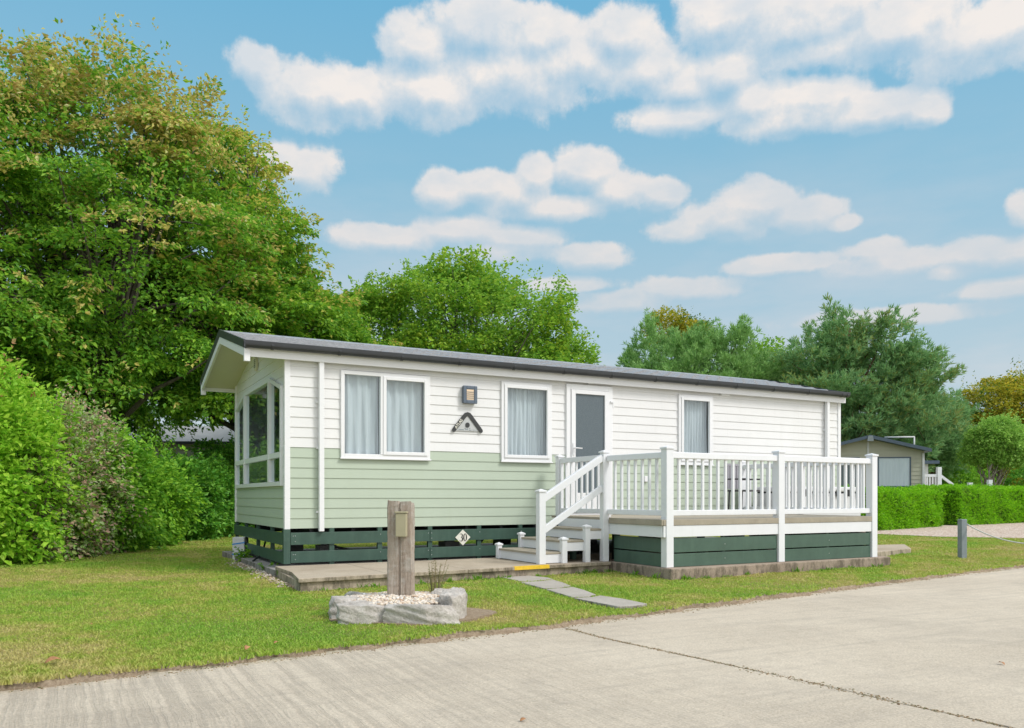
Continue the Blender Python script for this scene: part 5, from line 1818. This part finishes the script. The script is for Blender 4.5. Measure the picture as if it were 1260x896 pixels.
def clipped_hedge(label, pts_front, depth, ztop, seed, dens=900):
    """a clipped hedge along a ground polyline; rounded box core plus short outward sprays"""
    r = np.random.default_rng(seed)
    base = (pts_front[0][0], pts_front[0][1], GZ)
    root = empty('clipped_hedge', base, 0, label, 'hedge', 'clipped bright green hedges on the right')
    P, Dn = [], []
    core = MB()
    for (a, b) in zip(pts_front[:-1], pts_front[1:]):
        a, b = np.array(a), np.array(b)
        d = b - a; Ls = np.linalg.norm(d); d = d / Ls
        nrm_ = np.array([d[1], -d[0]])               # towards the viewer
        H = ztop - GZ
        n1 = int(Ls * H * dens)
        t, h = r.uniform(0, 1, n1), r.uniform(0, 1, n1)
        bulge = .05 * np.sin(t * Ls * 3 + h * 4) + .04 * np.sin(h * 9 + t * 5)
        p = a[None] + d[None] * (t * Ls)[:, None] + nrm_[None] * bulge[:, None]
        P.append(np.stack([p[:, 0], p[:, 1], GZ + h * H], 1)); Dn.append(np.repeat([[nrm_[0], nrm_[1], .45]], n1, 0))
        n2 = int(Ls * depth * dens)
        t, w = r.uniform(0, 1, n2), r.uniform(0, 1, n2)
        p = a[None] + d[None] * (t * Ls)[:, None] - nrm_[None] * (w * depth)[:, None]
        P.append(np.stack([p[:, 0], p[:, 1], ztop + .03 * np.sin(t * Ls * 2.3) + .03 * np.sin(w * 7 + t * 9) - .10 * (np.abs(w - .5) * 2) ** 6], 1)); Dn.append(np.repeat([[nrm_[0] * .2, nrm_[1] * .2, 1.0]], n2, 0))
        for end, s in ((a, -1), (b, 1)):
            n3 = int(depth * H * dens)
            w, h = r.uniform(0, 1, n3), r.uniform(0, 1, n3)
            p = end[None] - nrm_[None] * (w * depth)[:, None] + d[None] * (s * .02 * np.sin(h * 8))[:, None]
            P.append(np.stack([p[:, 0], p[:, 1], GZ + h * H], 1)); Dn.append(np.repeat([[d[0] * s, d[1] * s, .4]], n3, 0))
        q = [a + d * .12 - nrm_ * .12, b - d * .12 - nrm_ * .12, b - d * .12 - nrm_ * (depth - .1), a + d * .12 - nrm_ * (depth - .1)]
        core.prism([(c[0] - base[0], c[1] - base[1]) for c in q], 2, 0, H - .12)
    P = np.concatenate(P); Dn = np.concatenate(Dn)
    dirs = nrm(nrm(Dn) + r.normal(0, .4, P.shape))
    V, T = spray_leaves(r, P - dirs * .12, dirs, .16 * r.uniform(.5, 1.5, len(P)), .10, 5, .075, .0, .02, .4, .7)
    V[:, 2] = np.maximum(V[:, 2], GZ + .01)
    np_mesh('foliage', V - np.array(base), T, 'cypress_spray', root)
    core.build('inner_growth', 'wood_core', root)


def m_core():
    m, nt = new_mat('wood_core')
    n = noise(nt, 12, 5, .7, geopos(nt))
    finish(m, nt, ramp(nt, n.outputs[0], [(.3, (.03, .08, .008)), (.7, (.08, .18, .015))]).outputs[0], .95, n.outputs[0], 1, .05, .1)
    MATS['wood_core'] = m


m_core()
clipped_hedge('clipped bright green hedge directly right of the deck in front of the neighbouring home', [G(905, 27.0), G(1081, 26.4), G(1159, 30.0)], 1.1, Zv(603.5, 28), 71, 330)
clipped_hedge('longer clipped bright green hedge running out of the picture at the right', [G(1182, 31.0), G(1262, 34.5), G(1420, 38)], 2.2, Zv(600.5, 33), 72, 260)

# ------------------------------------------------------------------ neighbouring homes
nb_x, nb_y = G(1068, 35.5)
nb = empty('neighbour_caravan', (nb_x, nb_y, GZ), -TH - .20, 'olive-beige holiday home with a dark grey gable roof beyond the clipped hedge', 'holiday home')
hw, zb, ze, zr = 2.25, .45, 3.08, 3.62
m = MB()
n_ = 18
for k in range(n_):
    a, b = zb + (zr - zb) * k / n_, zb + (zr - zb) * (k + 1) / n_
    wa = hw if a < ze else hw * (zr - a) / (zr - ze); wb_ = hw if b < ze else hw * (zr - b) / (zr - ze)
    m.add([(-wa, -.02, a), (wa, -.02, a), (wb_, -.003, b), (-wb_, -.003, b)], [(0, 1, 2, 3)])
    m.add([(-wa, -.02, a), (-wa, .0, a), (wa, .0, a), (wa, -.02, a)], [(0, 1, 2, 3)])
m.prism([(-hw, zb), (hw, zb), (hw, ze), (0, zr), (-hw, ze)], 1, .001, 9.5)
m.build('wall', 'olive_cladding', nb)
m = MB()
for s in (-1, 1):
    m.prism([(s * (hw + .18), ze - .07), (s * (hw + .18), ze + .07), (0, zr + .14), (0, zr - .0)], 1, -.45, 9.6)
m.build('roof', 'slate_trim', nb)
m = MB(); m.prism([(-.13, zr - .13), (.13, zr - .13), (.09, zr + .1), (-.09, zr + .1)], 1, -.5, -.455); m.build('roof_vent', 'post_grey', nb)
m = MB(); m.box(hw - .08, hw + .01, -.05, .03, zb, ze - .1); m.box(-.04, .04, -.035, -.022, zb, zr - .15); m.build('corner_trim', 'pale_roof', nb)
m = MB(); frame_ring(m, .38, 1.72, 1.05, 2.82, .05, -.06, -.01); m.box(.43, 1.67, -.055, -.012, 1.52, 1.57)
wn = m.build('window', 'slate_trim', nb)
m = MB(); m.add([(.43, -.035, 1.1), (1.67, -.035, 1.1), (1.67, -.035, 2.77), (.43, -.035, 2.77)], [(0, 1, 2, 3)]); m.build('pane', 'window_glass', wn)
r5 = np.random.default_rng(9)
m = MB(); V, Fc = [], []
for i in range(91):
    x = .43 + i * 1.24 / 90.0
    for z in (1.1, 2.77): V.append((x, -.027 + .003 * math.sin(i * .9 + math.sin(i * .3) * 2) + 0, z))
for i in range(90): Fc.append((2 * i, 2 * i + 2, 2 * i + 3, 2 * i + 1))
m.add(V, Fc, True); m.build('curtain', 'curtain_fabric', wn)
m = MB(); frame_ring(m, -1.9, -.35, 1.05, 2.82, .05, -.06, -.01); wn2 = m.build('window', 'slate_trim', nb)
m = MB(); m.box(-1.85, -.40, -.03, -.022, 1.1, 2.77); m.build('pane', 'frosted_glass', wn2)
m = MB(); m.tube([(2.12, 1.0, ze), (2.12, 1.0, ze + .66)], .035, 6); m.tube([(.9, 1.0, ze + .66), (2.14, 1.0, ze + .66)], .035, 6); m.tube([(1.0, .85, ze + .66), (1.0, 1.15, ze + .66)], .02, 5)
m.build('aerial', 'pale_roof', nb)
m = MB(); m.box(-hw, hw, .02, .05, 0.02, zb - .01); m.build('skirting', 'slate_trim', nb)
# white veranda of a further home
vx, vy = G(1152, 38.5)
vb = empty('cream_caravan', (vx, vy, GZ), -TH, 'cream holiday home end with a flat dark eave, right of the olive home', 'holiday home')
m = MB(); m.box(-2.4, -.38, 0, 6, 0, 2.65); m.build('wall', 'white_cladding', vb)
m = MB(); m.box(-2.6, .0, -.3, 6.2, 2.65, 2.80); m.build('roof', 'slate_trim', vb)
ra = empty('white_railing', (vx, vy - .0, GZ), -TH, 'white stepped railing with posts in front of the cream home', 'railing')
m = MB()
for k in range(8): m.box(-1.35 + k * .13, -1.29 + k * .13, -1.0, -.94, .3, 1.62)
m.build('baluster', 'white_rail', ra)
m = MB(); m.box(-1.4, -.35, -1.01, -.93, 1.55, 1.65); m.beam((-.35, -.97, 1.62), (.75, -.97, 1.0), .08, .09); m.beam((-.35, -.97, 1.1), (.75, -.97, .55), .06, .08); m.build('handrail', 'white_rail', ra)
m = MB(); m.box(-.4, .4, -1.2, -.9, .02, 1.0); m.box(.4, 1.05, -1.2, -.9, .02, .62); m.build('stair_panel', 'white_rail', ra)
for x, zt2 in ((-.38, 1.9), (.75, 1.25), (1.05, 1.35), (1.22, 1.1), (1.95, 1.45)):
    m = MB(); m.box(x - .09, x + .09, -1.05, -.87, 0, zt2); m.build('post', 'white_rail', ra)
ra.scale = (1, 1, 1.3)
# home hidden behind the left hedge
hx, hy = G(236, 30)
hb = empty('beige_caravan', (hx, hy, GZ), -TH + .06, 'beige holiday home half hidden behind the left hedge and trees', 'holiday home')
m = MB()
for k in range(18):
    a, b = .4 + k * .15, .4 + (k + 1) * .15
    m.add([(-5, -.02, a), (5, -.02, a), (5, -.003, b), (-5, -.003, b)], [(0, 1, 2, 3)])
m.box(-5, 5, 0.001, 3.6, .3, 3.08); m.build('wall', 'beige_cladding', hb)
m = MB(); m.prism([(-.15, 3.12), (1.8, 3.85), (3.75, 3.12), (3.75, 3.06), (-.15, 3.06)], 0, -5.2, 5.2); m.build('roof', 'dull_roof', hb)
m = MB(); m.box(-5.2, 5.2, -.26, -.152, 3.02, 3.12); m.build('gutter', 'dark_gutter', hb)

# ------------------------------------------------------------------ camera
cam = bpy.data.cameras.new('camera')
cam.sensor_width = 36; cam.lens = F_PX / 1260 * 36
cam.shift_y = (HY - 448) / 1260
cam.clip_end = 3000; cam.clip_start = .05
co = bpy.data.objects.new('camera', cam); col.objects.link(co)
co.location = (CX, CY, EYE); co.rotation_euler = (math.pi / 2, 0, -TH)
scene.camera = co

# ------------------------------------------------------------------ sun and sky
to_sun = Vector((.50, -.70, .95)).normalized()
sun = bpy.data.lights.new('sun', 'SUN'); sun.energy = 1.5; sun.angle = math.radians(14); sun.color = (1, .975, .945)
so = bpy.data.objects.new('sun', sun); col.objects.link(so)
so.rotation_euler = (-to_sun).to_track_quat('-Z', 'Y').to_euler()
SUN_EL = math.asin(to_sun.z); SUN_AZ = math.atan2(to_sun.x, to_sun.y)

w = bpy.data.worlds.new('World'); scene.world = w; w.use_nodes = True
nt = w.node_tree
for n_ in list(nt.nodes): nt.nodes.remove(n_)
sky = N(nt, 'ShaderNodeTexSky', sky_type='NISHITA'); sky.sun_disc = False
sky.sun_elevation = SUN_EL; sky.sun_rotation = SUN_AZ; sky.air_density = 1.3; sky.dust_density = 1.5; sky.ozone_density = 1.0
tc = N(nt, 'ShaderNodeTexCoord').outputs['Generated']
sep = N(nt, 'ShaderNodeSeparateXYZ'); nt.links.new(tc, sep.inputs[0])
az = mth(nt, 'ARCTAN2', sep.outputs[0], sep.outputs[1])
el = mth(nt, 'ARCSINE', sep.outputs[2])
cmb = N(nt, 'ShaderNodeCombineXYZ'); nt.links.new(az, cmb.inputs[0]); nt.links.new(el, cmb.inputs[1])


def azel(u, v):
    k = (u - 630) / F_PX; m_ = -(v - HY) / F_PX
    x, y = k * CT + ST, -k * ST + CT
    return math.atan2(x, y), math.atan2(m_, math.hypot(x, y))


CL = [  # u v ru rv
    (318, 84, 38, 30), (378, 112, 62, 40), (440, 118, 90, 36), (530, 115, 90, 40), (515, 52, 45, 36), (595, 38, 70, 38), (660, 45, 60, 36), (690, 80, 110, 50), (765, 45, 60, 38), (800, 85, 45, 35), (630, 90, 120, 45),
    (895, 92, 50, 32), (845, 105, 48, 24), (850, 143, 82, 22), (930, 125, 60, 34), (1000, 118, 60, 26), (960, 145, 110, 24), (1080, 135, 70, 22), (1140, 134, 32, 20),
    (890, 22, 62, 42), (985, 30, 95, 48), (1100, 40, 110, 44), (1220, 45, 110, 44), (1010, 60, 80, 26), (1330, 40, 90, 50),
    (372, 212, 46, 30), (345, 195, 30, 22), 
    (545, 236, 30, 26), (600, 228, 34, 22), (640, 240, 42, 30), (660, 215, 26, 22), (720, 212, 42, 28), (760, 235, 45, 24), (815, 238, 26, 18), (690, 255, 80, 18),
    (930, 252, 50, 26), (900, 270, 70, 24), (985, 265, 55, 20), (1040, 275, 22, 12), (840, 285, 40, 15),
    (1262, 262, 24, 24), (1075, 306, 40, 15), (1110, 320, 90, 18), (1200, 310, 60, 20), (1260, 305, 60, 22), (960, 325, 75, 12), (1165, 335, 26, 12),
    (480, 292, 66, 18), (560, 283, 62, 18), (640, 292, 52, 16), (728, 316, 38, 18), (850, 355, 62, 15), (760, 372, 70, 14), (700, 350, 60, 10), (1230, 355, 70, 12), (1100, 390, 120, 12), (620, 310, 60, 12)]


def cloud_field(vec, amp):
    """smooth union of soft ellipses in azimuth / elevation, edges broken up by noise"""
    nz = N(nt, 'ShaderNodeTexNoise'); nz.inputs['Scale'].default_value = 16; nz.inputs['Detail'].default_value = 10; nz.inputs['Roughness'].default_value = .60; nz.inputs['Distortion'].default_value = 0
    nt.links.new(vec, nz.inputs['Vector'])
    d = None
    for (u, v, ru, rv) in CL:
        a0, e0 = azel(u, v)
        a1, _ = azel(u + ru, v); a2, _ = azel(u - ru, v)
        _, e1 = azel(u, v - rv); _, e2 = azel(u, v + rv)
        sa, se = 2 / abs(a1 - a2) / 1.24, 2 / abs(e1 - e2) / 1.24
        ma = N(nt, 'ShaderNodeVectorMath', operation='MULTIPLY_ADD')
        nt.links.new(vec, ma.inputs[0]); ma.inputs[1].default_value = (sa, se, 0); ma.inputs[2].default_value = (-a0 * sa, -e0 * se, 0)
        ln = N(nt, 'ShaderNodeVectorMath', operation='LENGTH'); nt.links.new(ma.outputs[0], ln.inputs[0])
        if d is None: d = ln.outputs['Value']
        else:
            sm = N(nt, 'ShaderNodeMath', operation='SMOOTH_MIN'); nt.links.new(d, sm.inputs[0]); nt.links.new(ln.outputs['Value'], sm.inputs[1]); sm.inputs[2].default_value = .18
            d = sm.outputs[0]
    return mth(nt, 'ADD', d, mth(nt, 'MULTIPLY', mth(nt, 'SUBTRACT', nz.outputs[0], .5), amp)), nz


f1, nz1 = cloud_field(cmb.outputs[0], 1.6)
sh = N(nt, 'ShaderNodeVectorMath', operation='ADD'); nt.links.new(cmb.outputs[0], sh.inputs[0]); sh.inputs[1].default_value = (.007, .017, 0)
f2, nz2 = cloud_field(sh.outputs[0], 1.6)
mr = N(nt, 'ShaderNodeMapRange', interpolation_type='SMOOTHSTEP'); mr.inputs[1].default_value = 1.05; mr.inputs[2].default_value = .70
nt.links.new(f1, mr.inputs[0])
alpha = mr.outputs[0]
df = mth(nt, 'SUBTRACT', f2, f1)
shade = N(nt, 'ShaderNodeMapRange', interpolation_type='LINEAR'); shade.inputs[1].default_value = -.62; shade.inputs[2].default_value = .30
nt.links.new(df, shade.inputs[0])
EXPO = .55
KX = 10 / 2 ** EXPO          # the Background strength is 0.1
skyb = ramp(nt, el, [(.0, (.50, .63, .70)), (.10, (.49, .655, .745)), (.20, (.46, .635, .745)), (.35, (.30, .57, .74)), (.55, (.175, .495, .74)), (1, (.14, .38, .68))]).outputs[0]
nsc = N(nt, 'ShaderNodeVectorMath', operation='SCALE'); nsc.inputs['Scale'].default_value = .10
nt.links.new(sky.outputs[0], nsc.inputs[0])
skyb = mixc(nt, .15, skyb, nsc.outputs[0])
lit = ramp(nt, el, [(.05, (.66, .66, .68)), (.25, (.86, .785, .745)), (.45, (.91, .855, .815))]).outputs[0]
shd = ramp(nt, el, [(.05, (.46, .57, .65)), (.25, (.53, .63, .71)), (.45, (.55, .66, .76))]).outputs[0]
nm = noise(nt, 1.0, 5, .6, cmb.outputs[0], mapping=(9, 16, 1))
mot = ramp(nt, nm.outputs[0], [(.34, (.40, .40, .40)), (.60, (1, 1, 1))]).outputs[0]
cc = mixc(nt, mth(nt, 'MULTIPLY', shade.outputs[0], mot), shd, lit)
fade = N(nt, 'ShaderNodeMapRange'); fade.inputs[1].default_value = .10; fade.inputs[2].default_value = .40; fade.inputs[3].default_value = .45; fade.inputs[4].default_value = .97
nt.links.new(el, fade.inputs[0])
soft = N(nt, 'ShaderNodeMapRange'); soft.inputs[3].default_value = .38; soft.inputs[4].default_value = 1.0
nt.links.new(shade.outputs[0], soft.inputs[0])
allc = mixc(nt, mth(nt, 'MULTIPLY', mth(nt, 'MULTIPLY', alpha, fade.outputs[0]), soft.outputs[0]), skyb, cc)
nv = noise(nt, 1.0, 5, .55, cmb.outputs[0], mapping=(4, 13, 1))
veil = ramp(nt, nv.outputs[0], [(.42, (0, 0, 0)), (.66, (1, 1, 1))]).outputs[0]
vh = N(nt, 'ShaderNodeMapRange'); vh.inputs[1].default_value = .42; vh.inputs[2].default_value = .16; vh.inputs[3].default_value = 0; vh.inputs[4].default_value = .5
nt.links.new(el, vh.inputs[0])
allc = mixc(nt, mth(nt, 'MULTIPLY', veil, vh.outputs[0]), allc, (.70, .70, .73))
# unseen broken bright cloud added overhead and behind the camera as fill light
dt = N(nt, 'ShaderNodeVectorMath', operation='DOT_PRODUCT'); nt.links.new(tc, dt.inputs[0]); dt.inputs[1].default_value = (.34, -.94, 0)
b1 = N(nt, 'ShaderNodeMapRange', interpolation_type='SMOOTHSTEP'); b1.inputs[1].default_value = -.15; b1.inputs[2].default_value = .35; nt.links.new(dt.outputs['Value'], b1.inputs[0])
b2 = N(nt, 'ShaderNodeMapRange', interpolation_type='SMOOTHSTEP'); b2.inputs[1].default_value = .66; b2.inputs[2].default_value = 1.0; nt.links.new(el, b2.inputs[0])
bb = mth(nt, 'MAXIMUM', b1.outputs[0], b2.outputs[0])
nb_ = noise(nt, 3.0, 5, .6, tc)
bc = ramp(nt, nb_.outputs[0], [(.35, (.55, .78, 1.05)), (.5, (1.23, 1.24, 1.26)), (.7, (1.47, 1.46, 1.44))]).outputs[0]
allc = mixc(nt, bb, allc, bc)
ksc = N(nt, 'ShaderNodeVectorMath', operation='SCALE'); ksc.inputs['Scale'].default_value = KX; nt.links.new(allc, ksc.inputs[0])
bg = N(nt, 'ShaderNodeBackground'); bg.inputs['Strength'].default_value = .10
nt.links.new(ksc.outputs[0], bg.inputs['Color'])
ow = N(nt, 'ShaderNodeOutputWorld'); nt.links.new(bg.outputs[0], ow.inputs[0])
w.cycles.sampling_method = 'MANUAL'; w.cycles.sample_map_resolution = 512

scene.view_settings.view_transform = 'Standard'
scene.view_settings.look = 'None'
scene.view_settings.exposure = EXPO
scene.view_settings.gamma = 1.0
scene.cycles.max_bounces = 7
scene.cycles.diffuse_bounces = 3
scene.cycles.transparent_max_bounces = 12
scene.cycles.transmission_bounces = 4
scene.cycles.glossy_bounces = 3
